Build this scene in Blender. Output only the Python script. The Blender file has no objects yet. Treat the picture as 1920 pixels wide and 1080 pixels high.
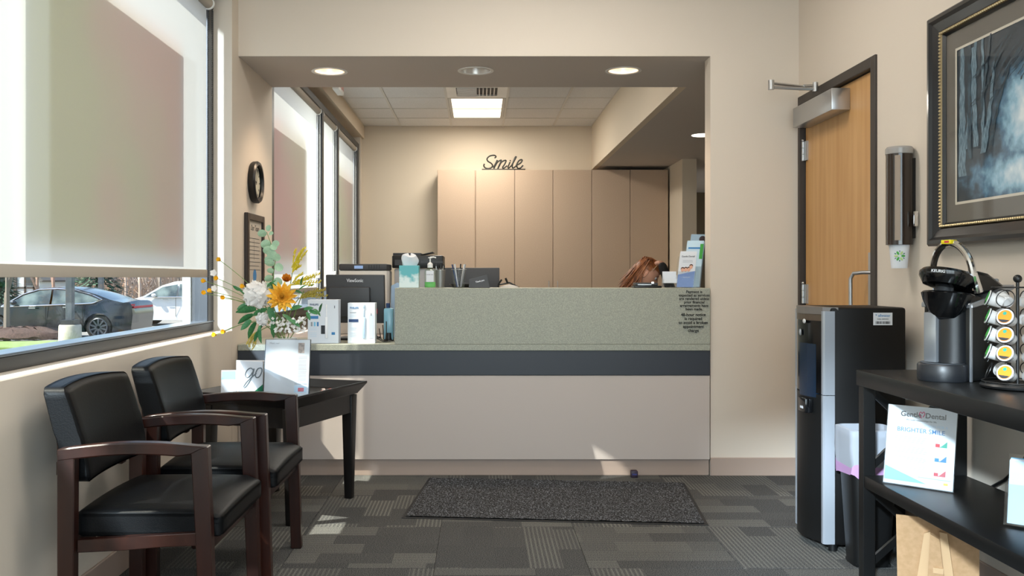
import bpy, bmesh, math, random
from mathutils import Vector as V, Matrix as Mx
PI = math.pi; R = math.radians
random.seed(7)
scn = bpy.context.scene; COL = scn.collection
F = 1745.0; CX = 898.0; CY = 520.0; CH = 1.15
def PX(px, d): return (px-CX)/F*d
def PZ(py, d): return CH-(py-CY)/F*d
# ------------------------------------------------------------ camera, world, sun, exposure
cam = bpy.data.cameras.new('camera'); co = bpy.data.objects.new('camera', cam); COL.objects.link(co)
co.location = (0, 0, CH); co.rotation_euler = (R(90), 0, 0)
cam.sensor_width = 36; cam.lens = F/1920*36
cam.shift_x = (960-CX)/1920; cam.shift_y = (CY-540)/1920
cam.clip_start = .05; cam.clip_end = 300
scn.camera = co
w = bpy.data.worlds.new('sky'); scn.world = w; w.use_nodes = True
nt = w.node_tree; bg = nt.nodes['Background']
sky = nt.nodes.new('ShaderNodeTexSky'); sky.sky_type = 'NISHITA'; sky.sun_disc = False
sky.sun_elevation = R(50); sky.sun_rotation = R(-105); sky.air_density = 1.0
nt.links.new(sky.outputs[0], bg.inputs[0]); bg.inputs[1].default_value = .30
sl = bpy.data.lights.new('sun', 'SUN'); sl.energy = 11; sl.angle = R(.6); sl.color = (1, .93, .82)
so = bpy.data.objects.new('sun', sl); COL.objects.link(so)
so.rotation_euler = V((1, .39, -1.33)).to_track_quat('-Z', 'Y').to_euler(); so.location = (-20, -5, 15)
def area(name, loc, tgt, sx, sy, e, col=(1, 1, 1), spread=180):
    l = bpy.data.lights.new(name, 'AREA'); l.shape = 'RECTANGLE'; l.size = sx; l.size_y = sy; l.energy = e; l.color = col
    l.spread = R(spread)
    o = bpy.data.objects.new(name, l); COL.objects.link(o); o.location = loc
    o.rotation_euler = (V(tgt)-V(loc)).to_track_quat('-Z', 'Z').to_euler(); return o
# daylight through the glazed entrance behind the camera, and an added outdoor lamp standing in for a sun reflection
area('entrance_daylight', (.2, -1.6, 1.5), (.3, 4, 1.0), 3.0, 2.4, 150, (.80, .89, 1))
area('added_glint_lamp', (-4.6, -9.2, 5.45), (1.2, 4.6, .2), .7, .7, 650, (.78, .88, 1), 60)
wg = bpy.data.lights.new('added_sheet_spot', 'SPOT'); wg.energy = 11000; wg.spot_size = R(1.25); wg.spot_blend = .05; wg.shadow_soft_size = .02; wg.color = (1, .97, .92)  # added spot outdoors that brightens the table sheet, in place of a sun reflection
wo_ = bpy.data.objects.new('added_sheet_spot', wg); COL.objects.link(wo_); wo_.location = (-9.0, -.45, 4.1); wo_.rotation_euler = (V((-.945, 4.45, .705))-wo_.location).to_track_quat('-Z', 'Y').to_euler()
area('window_daylight', (-2.2, 3.0, 1.9), (0, 3.2, 1.2), 4.0, 1.6, 30, (.92, .95, 1))
area('reception_window_daylight', (-2.3, 8.6, 1.9), (0, 8.6, 1.2), 4.4, 1.8, 150, (1, .95, .88))
scn.view_settings.view_transform = 'Standard'; scn.view_settings.look = 'None'
scn.view_settings.exposure = 0.16; scn.view_settings.gamma = 1; scn.view_settings.use_curve_mapping = False
scn.cycles.max_bounces = 8; scn.cycles.diffuse_bounces = 4; scn.cycles.transparent_max_bounces = 12
scn.cycles.caustics_reflective = False; scn.cycles.caustics_refractive = False; scn.cycles.sample_clamp_indirect = 6

# ------------------------------------------------------------ helpers
def lin(h):
    if not isinstance(h, str): return tuple(h)
    o = []
    for i in (0, 2, 4):
        c = int(h[i:i+2], 16)/255; o.append(c/12.92 if c <= .04045 else ((c+.055)/1.055)**2.4)
    return tuple(o)
def mat(name, col, rough=.5, metal=0, var=None, scale=30, bump=0, bscale=200, stretch=(1, 1, 1), emit=0, trans=0, coat=0, coord='Object', spec=.5, lo=.35, hi=.65):
    m = bpy.data.materials.new(name); m.use_nodes = True; n = m.node_tree; b = n.nodes['Principled BSDF']
    c = lin(col); b.inputs['Base Color'].default_value = (*c, 1); b.inputs['Roughness'].default_value = rough
    b.inputs['Metallic'].default_value = metal; b.inputs['Specular IOR Level'].default_value = spec
    if coat: b.inputs['Coat Weight'].default_value = coat; b.inputs['Coat Roughness'].default_value = .1
    if emit: b.inputs['Emission Color'].default_value = (*c, 1); b.inputs['Emission Strength'].default_value = emit
    if trans: b.inputs['Transmission Weight'].default_value = trans
    if var or bump:
        tc = n.nodes.new('ShaderNodeTexCoord'); mp = n.nodes.new('ShaderNodeMapping'); mp.inputs['Scale'].default_value = stretch
        n.links.new(tc.outputs[coord], mp.inputs[0])
    if var:
        nz = n.nodes.new('ShaderNodeTexNoise'); nz.inputs['Scale'].default_value = scale; nz.inputs['Detail'].default_value = 4
        n.links.new(mp.outputs[0], nz.inputs[0]); rp = n.nodes.new('ShaderNodeValToRGB')
        rp.color_ramp.elements[0].position = lo; rp.color_ramp.elements[1].position = hi
        rp.color_ramp.elements[0].color = (*c, 1); rp.color_ramp.elements[1].color = (*lin(var), 1)
        n.links.new(nz.outputs[0], rp.inputs[0]); n.links.new(rp.outputs[0], b.inputs['Base Color'])
    if bump:
        nb = n.nodes.new('ShaderNodeTexNoise'); nb.inputs['Scale'].default_value = bscale
        n.links.new(mp.outputs[0], nb.inputs[0]); bn = n.nodes.new('ShaderNodeBump'); bn.inputs['Strength'].default_value = bump
        bn.inputs['Distance'].default_value = .002
        n.links.new(nb.outputs[0], bn.inputs['Height']); n.links.new(bn.outputs[0], b.inputs['Normal'])
    return m
def glassmat(name, tint=(1, 1, 1), refl=.06, rough=.02):
    m = bpy.data.materials.new(name); m.use_nodes = True; n = m.node_tree; n.nodes.remove(n.nodes['Principled BSDF'])
    t = n.nodes.new('ShaderNodeBsdfTransparent'); t.inputs[0].default_value = (*tint, 1)
    g = n.nodes.new('ShaderNodeBsdfGlossy'); g.inputs['Roughness'].default_value = rough
    mx = n.nodes.new('ShaderNodeMixShader'); mx.inputs[0].default_value = refl
    n.links.new(t.outputs[0], mx.inputs[1]); n.links.new(g.outputs[0], mx.inputs[2])
    n.links.new(mx.outputs[0], n.nodes['Material Output'].inputs[0]); return m
def sheer(name, col, tcol, k=.5, var=None, thru=0):
    m = bpy.data.materials.new(name); m.use_nodes = True; n = m.node_tree; n.nodes.remove(n.nodes['Principled BSDF'])
    d = n.nodes.new('ShaderNodeBsdfDiffuse'); d.inputs[0].default_value = (*lin(col), 1)
    t = n.nodes.new('ShaderNodeBsdfTranslucent'); t.inputs[0].default_value = (*lin(tcol), 1)
    mx = n.nodes.new('ShaderNodeMixShader'); mx.inputs[0].default_value = k
    n.links.new(d.outputs[0], mx.inputs[1]); n.links.new(t.outputs[0], mx.inputs[2])
    out = mx.outputs[0]
    if thru:
        tr = n.nodes.new('ShaderNodeBsdfTransparent'); m2 = n.nodes.new('ShaderNodeMixShader'); m2.inputs[0].default_value = thru
        n.links.new(out, m2.inputs[1]); n.links.new(tr.outputs[0], m2.inputs[2]); out = m2.outputs[0]
    n.links.new(out, n.nodes['Material Output'].inputs[0])
    if var:
        tc = n.nodes.new('ShaderNodeTexCoord'); nz = n.nodes.new('ShaderNodeTexNoise'); nz.inputs['Scale'].default_value = var[2]
        nz.inputs['Detail'].default_value = 1
        sx = n.nodes.new('ShaderNodeSeparateXYZ'); n.links.new(tc.outputs['Object'], sx.inputs[0])
        n.links.new(tc.outputs['Object'], nz.inputs[0])
        ad = n.nodes.new('ShaderNodeMath'); ad.operation = 'MULTIPLY_ADD'; n.links.new(sx.outputs[1], ad.inputs[0])
        ad.inputs[1].default_value = var[3]; n.links.new(nz.outputs[0], ad.inputs[2])
        rp = n.nodes.new('ShaderNodeValToRGB'); n.links.new(ad.outputs[0], rp.inputs[0])
        rp.color_ramp.elements[0].position = .4; rp.color_ramp.elements[0].color = (*lin(var[0]), 1)
        rp.color_ramp.elements[1].position = .7; rp.color_ramp.elements[1].color = (*lin(var[1]), 1)
        n.links.new(rp.outputs[0], d.inputs[0]); n.links.new(rp.outputs[0], t.inputs[0])
    return m

class B:
    def __init__(s): s.bm = bmesh.new()
    def _in(s, t, M=None):
        if M is not None: bmesh.ops.transform(t, matrix=M, verts=t.verts)
        me = bpy.data.meshes.new('tmp'); t.to_mesh(me); t.free(); s.bm.from_mesh(me); bpy.data.meshes.remove(me); return s
    def box(s, x0, x1, y0, y1, z0, z1, bev=0, seg=2, M=None, cuts=0, fn=None):
        t = bmesh.new(); bmesh.ops.create_cube(t, size=1)
        if cuts: bmesh.ops.subdivide_edges(t, edges=t.edges, cuts=cuts, use_grid_fill=True)
        for v in t.verts: v.co = V(((x0+x1)/2+v.co.x*(x1-x0), (y0+y1)/2+v.co.y*(y1-y0), (z0+z1)/2+v.co.z*(z1-z0)))
        if bev:
            es = [e for e in t.edges if len(e.link_faces) == 2 and e.calc_face_angle(0) > .5]
            bmesh.ops.bevel(t, geom=es, offset=bev, segments=seg, affect='EDGES', profile=.5)
        if fn:
            for v in t.verts: v.co = V(fn(*v.co))
        return s._in(t, M)
    def lathe(s, prof, n=24, M=None, sx=1, sy=1, a0=0, a1=2*PI):
        t = bmesh.new(); full = abs(a1-a0-2*PI) < 1e-6; rings = []
        k = n if full else n+1
        for r, z in prof:
            if r < 1e-6: rings.append([t.verts.new((0, 0, z))]*k)
            else: rings.append([t.verts.new((r*math.cos(a0+(a1-a0)*i/n)*sx, r*math.sin(a0+(a1-a0)*i/n)*sy, z)) for i in range(k)])
        for a, b in zip(rings, rings[1:]):
            for i in range(n):
                j = (i+1) % k; q = []
                for v in (a[i], a[j], b[j], b[i]):
                    if v not in q: q.append(v)
                if len(q) > 2:
                    try: t.faces.new(q)
                    except ValueError: pass
        bmesh.ops.recalc_face_normals(t, faces=t.faces)
        return s._in(t, M)
    def cyl(s, c, r, h, axis='z', n=24, r2=None, bev=0, M=None):
        r2 = r if r2 is None else r2
        p = [(0, 0), (r-bev, 0), (r, bev), (r2, h-bev), (r2-bev, h), (0, h)] if bev else [(0, 0), (r, 0), (r2, h), (0, h)]
        Q = Mx.Translation(c)
        if axis == 'x': Q = Q @ Mx.Rotation(R(90), 4, 'Y')
        if axis == 'y': Q = Q @ Mx.Rotation(R(-90), 4, 'X')
        if not isinstance(axis, str): Q = Q @ V(axis).to_track_quat('Z', 'Y').to_matrix().to_4x4()
        return s.lathe(p, n, Q if M is None else M @ Q)
    def tube(s, pts, r, n=8, closed=False, M=None, flat=1):
        pts = [V(p) for p in pts]; k = len(pts); t = bmesh.new(); rs = r if isinstance(r, (list, tuple)) else [r]*k
        up = None; rings = []
        for i, p in enumerate(pts):
            if closed: d = pts[(i+1) % k]-pts[i-1]
            else: d = pts[min(i+1, k-1)]-pts[max(i-1, 0)]
            d.normalize()
            if up is None: up = d.orthogonal().normalized() if abs(d.z) > .9 else V((0, 0, 1))
            up = (up-d*up.dot(d)); up = up.normalized() if up.length > 1e-6 else d.orthogonal().normalized()
            sd = d.cross(up)
            rings.append([t.verts.new(p+(up*math.sin(2*PI*j/n)*flat+sd*math.cos(2*PI*j/n))*rs[i]) for j in range(n)])
        for a, b in zip(rings, rings[1:]+([rings[0]] if closed else [])):
            for j in range(n): t.faces.new((a[j], a[(j+1) % n], b[(j+1) % n], b[j]))
        if not closed: t.faces.new(rings[0]); t.faces.new(rings[-1])
        bmesh.ops.recalc_face_normals(t, faces=t.faces)
        return s._in(t, M)
    def ring(s, c, r, tr, axis=(0, 0, 1), n=28, m=6, M=None, a0=0, a1=2*PI):
        Q = Mx.Translation(c) @ V(axis).to_track_quat('Z', 'Y').to_matrix().to_4x4(); full = abs(a1-a0-2*PI) < 1e-6
        pts = [Q @ V((r*math.cos(a0+(a1-a0)*i/n), r*math.sin(a0+(a1-a0)*i/n), 0)) for i in range(n if full else n+1)]
        return s.tube(pts, tr, m, full, M)
    def prism(s, poly, t0, t1, plane='xz', bev=0, M=None):
        t = bmesh.new()
        def f(a, b, c): return {'xz': (a, c, b), 'xy': (a, b, c), 'yz': (c, a, b)}[plane]
        A = [t.verts.new(f(a, b, t0)) for a, b in poly]; Bv = [t.verts.new(f(a, b, t1)) for a, b in poly]; k = len(poly)
        t.faces.new(A); t.faces.new(Bv)
        for i in range(k): t.faces.new((A[i], A[(i+1) % k], Bv[(i+1) % k], Bv[i]))
        bmesh.ops.recalc_face_normals(t, faces=t.faces)
        if bev: bmesh.ops.bevel(t, geom=[e for e in t.edges if e.calc_face_angle(0) > .5], offset=bev, segments=1, affect='EDGES')
        return s._in(t, M)
    def grid(s, rows, M=None):
        t = bmesh.new(); g = [[t.verts.new(p) for p in r] for r in rows]
        for a, b in zip(g, g[1:]):
            for i in range(len(a)-1): t.faces.new((a[i], a[i+1], b[i+1], b[i]))
        return s._in(t, M)
    def sph(s, c, r, M=None, u=16, v=10, sc=(1, 1, 1)):
        t = bmesh.new(); bmesh.ops.create_uvsphere(t, u_segments=u, v_segments=v, radius=1)
        for q in t.verts: q.co = V((c[0]+q.co.x*r*sc[0], c[1]+q.co.y*r*sc[1], c[2]+q.co.z*r*sc[2]))
        return s._in(t, M)
    def mesh(s, name, m, smooth=True):
        me = bpy.data.meshes.new(name); s.bm.to_mesh(me); s.bm.free(); me.materials.append(m)
        if smooth:
            for p in me.polygons: p.use_smooth = True
            me.set_sharp_from_angle(angle=R(35))
        return me
    def obj(s, name, m, parent=None, smooth=True, **k): return link(name, s.mesh(name, m, smooth), parent, **k)
def link(name, me, parent=None, loc=None, rot=None, kind=None, label=None):
    o = bpy.data.objects.new(name, me); COL.objects.link(o)
    if parent is not None: o.parent = parent
    if loc: o.location = loc
    if rot: o.rotation_euler = rot
    if kind: o['kind'] = kind
    if label: o['label'] = label
    return o
def tag(o, label, cat, group=None):
    o['label'] = label; o['category'] = cat
    if group: o['group'] = group
    return o
def thing(name, label, cat, loc=(0, 0, 0), rz=0, group=None):
    o = bpy.data.objects.new(name, None); o.empty_display_size = .1; COL.objects.link(o); o.location = loc; o.rotation_euler = (0, 0, rz)
    return tag(o, label, cat, group)
def dup(o, parent=None):
    c = o.copy(); COL.objects.link(c)
    if parent is not None: c.parent = parent
    for ch in o.children: dup(ch, c)
    return c
def struct(o): o['kind'] = 'structure'; return o
def text(s, size, m, parent, M, name='lettering', align='CENTER', ext=.0004, bold=0, shear=0, sp=1, wx=1):
    c = bpy.data.curves.new(name, 'FONT'); c.body = s; c.size = size; c.extrude = ext; c.offset = bold*size; c.shear = shear
    c.align_x = align; c.space_character = sp; c.resolution_u = 3
    o = bpy.data.objects.new('tmp', c); COL.objects.link(o); me = bpy.data.meshes.new_from_object(o)
    bpy.data.objects.remove(o); me.transform(M @ Mx.Diagonal((wx, 1, 1, 1))); me.materials.clear(); me.materials.append(m); me.name = name
    return link(name, me, parent)
FR = Mx.Rotation(R(90), 4, 'X')          # text faces -Y
FL = Mx.Rotation(R(-90), 4, 'Z') @ FR    # text faces -X
def T(x, y, z): return Mx.Translation((x, y, z))
def lines(b, x0, x1, zs, y, h=.0016, M=None, rag=.15):
    for z in zs: b.box(x0, x1-(x1-x0)*rag*random.random(), y-.0004, y, z-h/2, z+h/2, M=M)
    return b

# ------------------------------------------------------------ materials
WALL = mat('wall_paint', 'd8cdbf', .75, bump=.12, bscale=350)
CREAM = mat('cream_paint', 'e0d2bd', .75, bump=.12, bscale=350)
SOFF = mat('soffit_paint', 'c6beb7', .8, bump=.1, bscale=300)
BASEM = mat('tan_rubber', 'ab978a', .55)
FRAME = mat('dark_bronze_aluminium', '3a3c40', .38, .5)
ALU = mat('brushed_aluminium', 'b8b9ba', .32, .9)
CHROME = mat('chrome', 'e6e6e6', .08, 1)
BLACKP = mat('black_plastic', '0b0c0d', .4)
BLACKG = mat('gloss_black_plastic', '0c0d0f', .12)
GREYP = mat('dark_grey_plastic', '3b3d41', .5, bump=.2, bscale=900)
WHITEP = mat('white_plastic', 'e9e9e6', .4)
PAPER = mat('white_paper', 'dde1e7', .6)
LEATHER = mat('black_leather', '060709', .45, spec=.16, bump=.18, bscale=260)
WOOD = mat('dark_cherry_wood', '1c0d0a', .30, var='35180f', scale=9, stretch=(1, 1, .18), bump=.06, bscale=60)
BLKW = mat('black_stained_wood', '080708', .34, var='0f0d0e', scale=12, stretch=(.3, .3, 1))
SHELFM = mat('black_laminate', '0a0b0c', .36)
MAPLE = mat('maple_veneer', 'bf8f56', .42, var='cda068', scale=6, stretch=(3, 3, .22), bump=.03)
GREEN = mat('green_speckled_laminate', '94968a', .5, var='aaab9b', scale=260, lo=.45, hi=.6)
NAVY = mat('charcoal_band_laminate', '2b2f37', .45)
PANEL = mat('pale_taupe_laminate', 'c2b6ae', .6)
CAB = mat('taupe_cabinet_laminate', 'c3ab94', .6, var='bda58e', scale=120)
BLUE = mat('blue_ink', '3a7fb8', .6); LBLUE = mat('light_blue_ink', '7cc3e6', .6); PBLUE = mat('pale_blue_ink', 'bcd8ee', .6)
DBLUE = mat('navy_ink', '23406e', .6); GREYI = mat('grey_ink', '9aa0a8', .7); DGREY = mat('dark_ink', '2c3036', .6); BLKI = mat('black_ink', '0c0c0d', .6)
RED = mat('red_ink', 'c23b46', .6); PINK = mat('pink_ink', 'cf3a72', .6); TEAL = mat('teal_ink', '2c9c86', .6); DGREEN = mat('green_ink', '0f6f4c', .55)
ORANGE = mat('orange_ink', 'e88d20', .6); KGREEN = mat('leaf_green_ink', '3fa03e', .6); YELLOW = mat('yellow_ink', 'e6d31c', .5)
SKIN = mat('skin', 'e0ab92', .5); HAIR = mat('auburn_hair', '6a3a1e', .4, var='a8683a', scale=40, stretch=(1, 1, .2))
CLOTH = mat('black_knit', '121214', .85)
GLASS = glassmat('window_glass', (.93, .96, .95), .05)
ACRYL = glassmat('clear_acrylic', (.97, .98, .985), .07, .05)
CARD = mat('brown_cardboard', 'b5916c', .75, var='ab8862', scale=60)
CHIP = mat('terracotta_tape', 'c9ac8a', .6)

# ------------------------------------------------------------ room shell
XL, XR, YF, YB, SZ, CZ = -1.396, 1.856, 5.40, 11.10, 2.434, 2.95
XO, XG = -1.62, -1.54
def carpet():
    m = bpy.data.materials.new('striped_carpet'); m.use_nodes = True; n = m.node_tree; b = n.nodes['Principled BSDF']; L = n.links.new
    b.inputs['Roughness'].default_value = .95; b.inputs['Specular IOR Level'].default_value = .1
    def nd(t, **k):
        q = n.nodes.new('ShaderNode'+t)
        for a, v in k.items(): setattr(q, a, v)
        return q
    def mth(op, a, bb=None, c=None):
        q = nd('Math', operation=op)
        for i, v in enumerate((a, bb, c)):
            if v is None: continue
            if isinstance(v, (int, float)): q.inputs[i].default_value = v
            else: L(v, q.inputs[i])
        return q.outputs[0]
    tc = nd('TexCoord'); sx = nd('SeparateXYZ'); L(tc.outputs['Object'], sx.inputs[0]); oi = nd('ObjectInfo')
    x, y = sx.outputs[0], sx.outputs[1]
    rnd = mth('MULTIPLY', oi.outputs['Random'], 37.0)
    band = mth('FLOOR', mth('DIVIDE', mth('ADD', x, rnd), .135))
    seg = mth('FLOOR', mth('DIVIDE', mth('ADD', y, mth('MULTIPLY', band, .17)), .31))
    cb = nd('CombineXYZ'); L(band, cb.inputs[0]); L(seg, cb.inputs[1]); L(rnd, cb.inputs[2])
    wn = nd('TexWhiteNoise'); L(cb.outputs[0], wn.inputs[0]); wv = wn.outputs[0]
    st = mth('SINE', mth('MULTIPLY', x, 2*PI/.0185)); st = mth('GREATER_THAN', st, .25)
    amp = mth('MULTIPLY', mth('GREATER_THAN', wv, .42), mth('MULTIPLY', wv, .8))
    st = mth('MULTIPLY', st, amp)
    nz = nd('TexNoise'); nz.inputs['Scale'].default_value = 240; nz.inputs['Detail'].default_value = 2; L(tc.outputs['Object'], nz.inputs[0])
    fine = mth('MULTIPLY', mth('SUBTRACT', nz.outputs[0], .42), 1.9)
    tot = mth('ADD', mth('ADD', mth('MULTIPLY', st, .5), mth('MULTIPLY', wv, .13)), fine)
    rp = nd('ValToRGB'); L(tot, rp.inputs[0]); e = rp.color_ramp.elements
    e[0].color = (*lin('38393c'), 1); e[1].color = (*lin('86857f'), 1); e[1].position = .95; e[0].position = -.0
    L(rp.outputs[0], b.inputs[0])
    bn = nd('Bump'); bn.inputs['Strength'].default_value = .5; bn.inputs['Distance'].default_value = .004; L(tot, bn.inputs['Height']); L(bn.outputs[0], b.inputs['Normal'])
    return m
CARPET = carpet()
fl = struct(B().box(XO, 4.3, -1.35, 14.2, -.15, -.006).obj('floor', mat('floor_slab', '55534f', .9), smooth=False))
cache = {}
ts = .61; iy = 0; y = -1.2
while y < 5.42:
    ix = 0; x = XL
    while x < XR-.01:
        w_, h_ = min(ts, XR-x), min(ts, 5.45-y); k = (round(w_, 3), round(h_, 3), (ix+iy) % 2)
        if k not in cache:
            a, c = (w_, h_) if k[2] == 0 else (h_, w_)
            cache[k] = B().box(-a/2+.0008, a/2-.0008, -c/2+.0008, c/2-.0008, -.006, 0, bev=.0012, seg=1).mesh('carpet_tile', CARPET, False)
        link('carpet_tile', cache[k], fl, (x+w_/2, y+h_/2, 0), (0, 0, R(90)*k[2]))
        x += ts; ix += 1
    y += ts; iy += 1
struct(B().box(XL, XR, YF, YF+.13, SZ, 3.05).obj('wall_front_header', WALL, smooth=False)).name = 'wall_header'
wf = struct(B().box(1.343, XR+.15, YF, YF+.13, 0, SZ).obj('wall_front', WALL, smooth=False))
# side wall with the door opening
DY0, DY1, DZ = 4.336, 5.385, 2.19
wr = B(); wr.box(XR, XR+.15, -1.35, DY0+.01, 0, 3.05); wr.box(XR, XR+.15, DY0+.01, DY1-.008, DZ-.012, 3.05); wr.box(XR, XR+.15, DY1-.008, YF, 0, 3.05)
struct(wr.obj('wall_right', WALL, smooth=False))
wb = B(); wb.box(XO, -1.30, -1.35, -1.2, 0, 3.05); wb.box(1.7, XR+.15, -1.35, -1.2, 0, 3.05); wb.box(-1.3, 1.7, -1.35, -1.2, 2.6, 3.05)
struct(wb.obj('wall_rear', WALL, smooth=False))
d2 = B(); [d2.box(a, a+.05, -1.32, -1.24, 0, 2.6) for a in (-1.3, -.3, .7, 1.65)]; d2.box(-1.3, 1.7, -1.32, -1.24, 2.12, 2.17); d2.box(-1.3, 1.7, -1.32, -1.24, 0, .1); d2.box(-1.3, 1.7, -1.32, -1.24, 2.55, 2.6)
d2o = struct(d2.obj('door_2', FRAME, smooth=False)); B().box(-1.3, 1.7, -1.285, -1.279, .1, 2.55).obj('glass', GLASS, d2o, False)
# left wall: sill wall, head, piers
wl = B()
wl.box(XO, XL, -1.35, 5.262, 0, .85, bev=.004, seg=1); wl.box(XO, XL, -1.35, .6, .85, 3.05); wl.box(XO, XL, .6, 5.262, 2.72, 3.05)
wl.box(XO, XL, 5.262, 6.28, 0, 3.05); wl.box(XO, -1.50, 6.28, 11.1, 0, .85); wl.box(XO, -1.50, 6.28, 11.1, 2.72, 3.05); wl.box(XO, XL, 10.95, 11.1, 0, 2.95)
struct(wl.obj('wall_left', WALL, smooth=False))
struct(B().box(XO, XR+.15, -1.35, YF+.13, 3.05, 3.15).obj('ceiling', CREAM, smooth=False))
# soffit with three openings for the downlights
def plate(b, x0, x1, y0, y1, z, holes, hw=.15, r=.098):
    xs = x0
    for hx, hy in holes:
        b.box(xs, hx-hw, y0, y1, z, z+.02); b.box(hx-hw, hx+hw, y0, hy-hw, z, z+.02); b.box(hx-hw, hx+hw, hy+hw, y1, z, z+.02)
        t = bmesh.new(); n = 32; I = []; O = []
        for i in range(n):
            a = 2*PI*i/n; c, s_ = math.cos(a), math.sin(a); k = hw/max(abs(c), abs(s_))
            I.append((t.verts.new((hx+r*c, hy+r*s_, z)), t.verts.new((hx+r*c, hy+r*s_, z+.02)))); O.append(t.verts.new((hx+k*c, hy+k*s_, z)))
        for i in range(n):
            j = (i+1) % n; t.faces.new((I[i][0], I[j][0], O[j], O[i])); t.faces.new((I[i][0], I[j][0], I[j][1], I[i][1]))
        b._in(t); xs = hx+hw
    b.box(xs, x1, y0, y1, z, z+.02)
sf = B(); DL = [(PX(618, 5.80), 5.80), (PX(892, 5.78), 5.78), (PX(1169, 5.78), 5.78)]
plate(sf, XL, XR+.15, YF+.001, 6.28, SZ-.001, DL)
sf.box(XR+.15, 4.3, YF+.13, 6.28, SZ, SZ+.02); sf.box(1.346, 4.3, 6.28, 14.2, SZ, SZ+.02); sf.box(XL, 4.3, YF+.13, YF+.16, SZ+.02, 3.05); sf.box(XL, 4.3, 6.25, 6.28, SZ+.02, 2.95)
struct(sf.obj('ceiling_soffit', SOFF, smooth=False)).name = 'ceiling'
struct(B().box(1.343, 1.40, 6.277, YB, SZ-.0005, 3.0).obj('trim_1', CREAM, smooth=False))
struct(B().box(-1.50, -1.367, 6.28, YB, 2.80, 2.95).obj('trim_2', CREAM, smooth=False))
struct(B().box(XO, 2.36, YB, YB+.12, 0, 3.05).obj('wall_back', CREAM, smooth=False))
struct(B().box(2.205, 2.36, 10.09, YB, 0, SZ).obj('wall_pier', CREAM, smooth=False))
struct(B().box(1.9, 4.3, 14.08, 14.2, 0, SZ).obj('wall_hall', mat('olive_hall_paint', '6f6350', .8), smooth=False))
struct(B().box(4.2, 4.3, 5.53, 14.2, 0, SZ).obj('wall_far_right', CREAM, smooth=False))
struct(B().box(XR+.15, 4.3, 5.40, 5.53, 0, SZ).obj('wall_side', CREAM, smooth=False))
# reception ceiling: slab, grid bars and tiles
cb_ = struct(B().box(XO, 1.42, 6.28, YB+.12, 2.975, 3.05).obj('ceiling', mat('plenum', '8a8a88', .9), smooth=False))
xs = [-1.367, -.936, -.326, .284, .886, 1.346]; ys = [YB-.56-.6*k for k in range(8)]; ys = [YB]+ys; ys[-1] = 6.28
TILE = mat('acoustic_tile', 'ecebea', .9, var='dcdbda', scale=180, bump=.6, bscale=300)
GRIDM = mat('white_grid_metal', 'd9d6d0', .5)
tb = B()
for x in xs[1:-1]: tb.box(x-.012, x+.012, 6.28, YB, 2.948, 2.953)
for y in ys[1:-1]: tb.box(-1.367, 1.346, y-.012, y+.012, 2.9485, 2.953)
for x in (-1.36, 1.339): tb.box(x-.008, x+.008, 6.28, YB, 2.948, 2.953)
tb.obj('grid_bars', GRIDM, cb_, False)
for i in range(5):
    for j in range(8):
        if i == 2 and j in (1, 2, 3): continue
        B().box(xs[i]+.006, xs[i+1]-.006, ys[j+1]+.006, ys[j]-.006, 2.9535, 2.972).obj('ceiling_tile', TILE, cb_, False)
# fixtures in the reception ceiling
WARM = (1, .82, .62)
lf = thing('ceiling_light', 'long lit fluorescent troffer set among the white ceiling tiles', 'ceiling light', (-.021, (ys[1]+ys[3])/2, 2.95))
hy = (ys[1]-ys[3])/2
fb = B(); fb.box(-.29, .29, -hy+.01, -hy+.04, -.001, .022); fb.box(-.29, .29, hy-.04, hy-.01, -.001, .022); fb.box(-.29, -.26, -hy+.01, hy-.01, -.001, .022); fb.box(.26, .29, -hy+.01, hy-.01, -.001, .022)
fb.obj('frame', GRIDM, lf, False); B().box(-.26, .26, -hy+.04, hy-.04, .004, .01).obj('diffuser', mat('lit_diffuser', 'fff1d8', .5, emit=1.9), lf, False)
area('troffer_and_fill_light', (-.021, (ys[1]+ys[3])/2, 2.93), (-.021, (ys[1]+ys[3])/2, 0), .5, 1.1, 34, (1, .94, .84))
area('troffer_and_fill_light', (-.2, 7.2, 2.93), (-.2, 7.2, 0), .5, 1.1, 24, (1, .94, .84))  # area lamp alone, with no troffer built around it
vt = thing('ceiling_vent', 'white square four-way air vent just in front of the lit troffer', 'vent', (-.021, (ys[3]+ys[4])/2, 2.95))
vb = B(); vb.box(-.30, .30, -.29, -.2, 0, .02); vb.box(-.30, .30, .2, .29, 0, .02); vb.box(-.30, -.2, -.2, .2, 0, .02); vb.box(.2, .30, -.2, .2, 0, .02); vb.obj('frame', WHITEP, vt, False)
B().box(-.2, .2, -.2, .2, .015, .02).obj('backing', DGREY, vt, False)
for k in range(8):
    B().box(-.19, 0, -.19+k*.05, -.175+k*.05, -.012, .012, M=Mx.Identity(4)).obj('slat', WHITEP, vt, False)
for k in range(5):
    B().box(.02+k*.036, .03+k*.036, -.19, .19, -.012, .012).obj('slat', WHITEP, vt, False)
dlab = ['warm lit recessed downlight at the left end of the soffit', 'unlit silver recessed downlight in the middle of the soffit', 'warm lit recessed downlight at the right end of the soffit']
REFL = mat('downlight_reflector', 'efe9e0', .25, .35)
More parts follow.
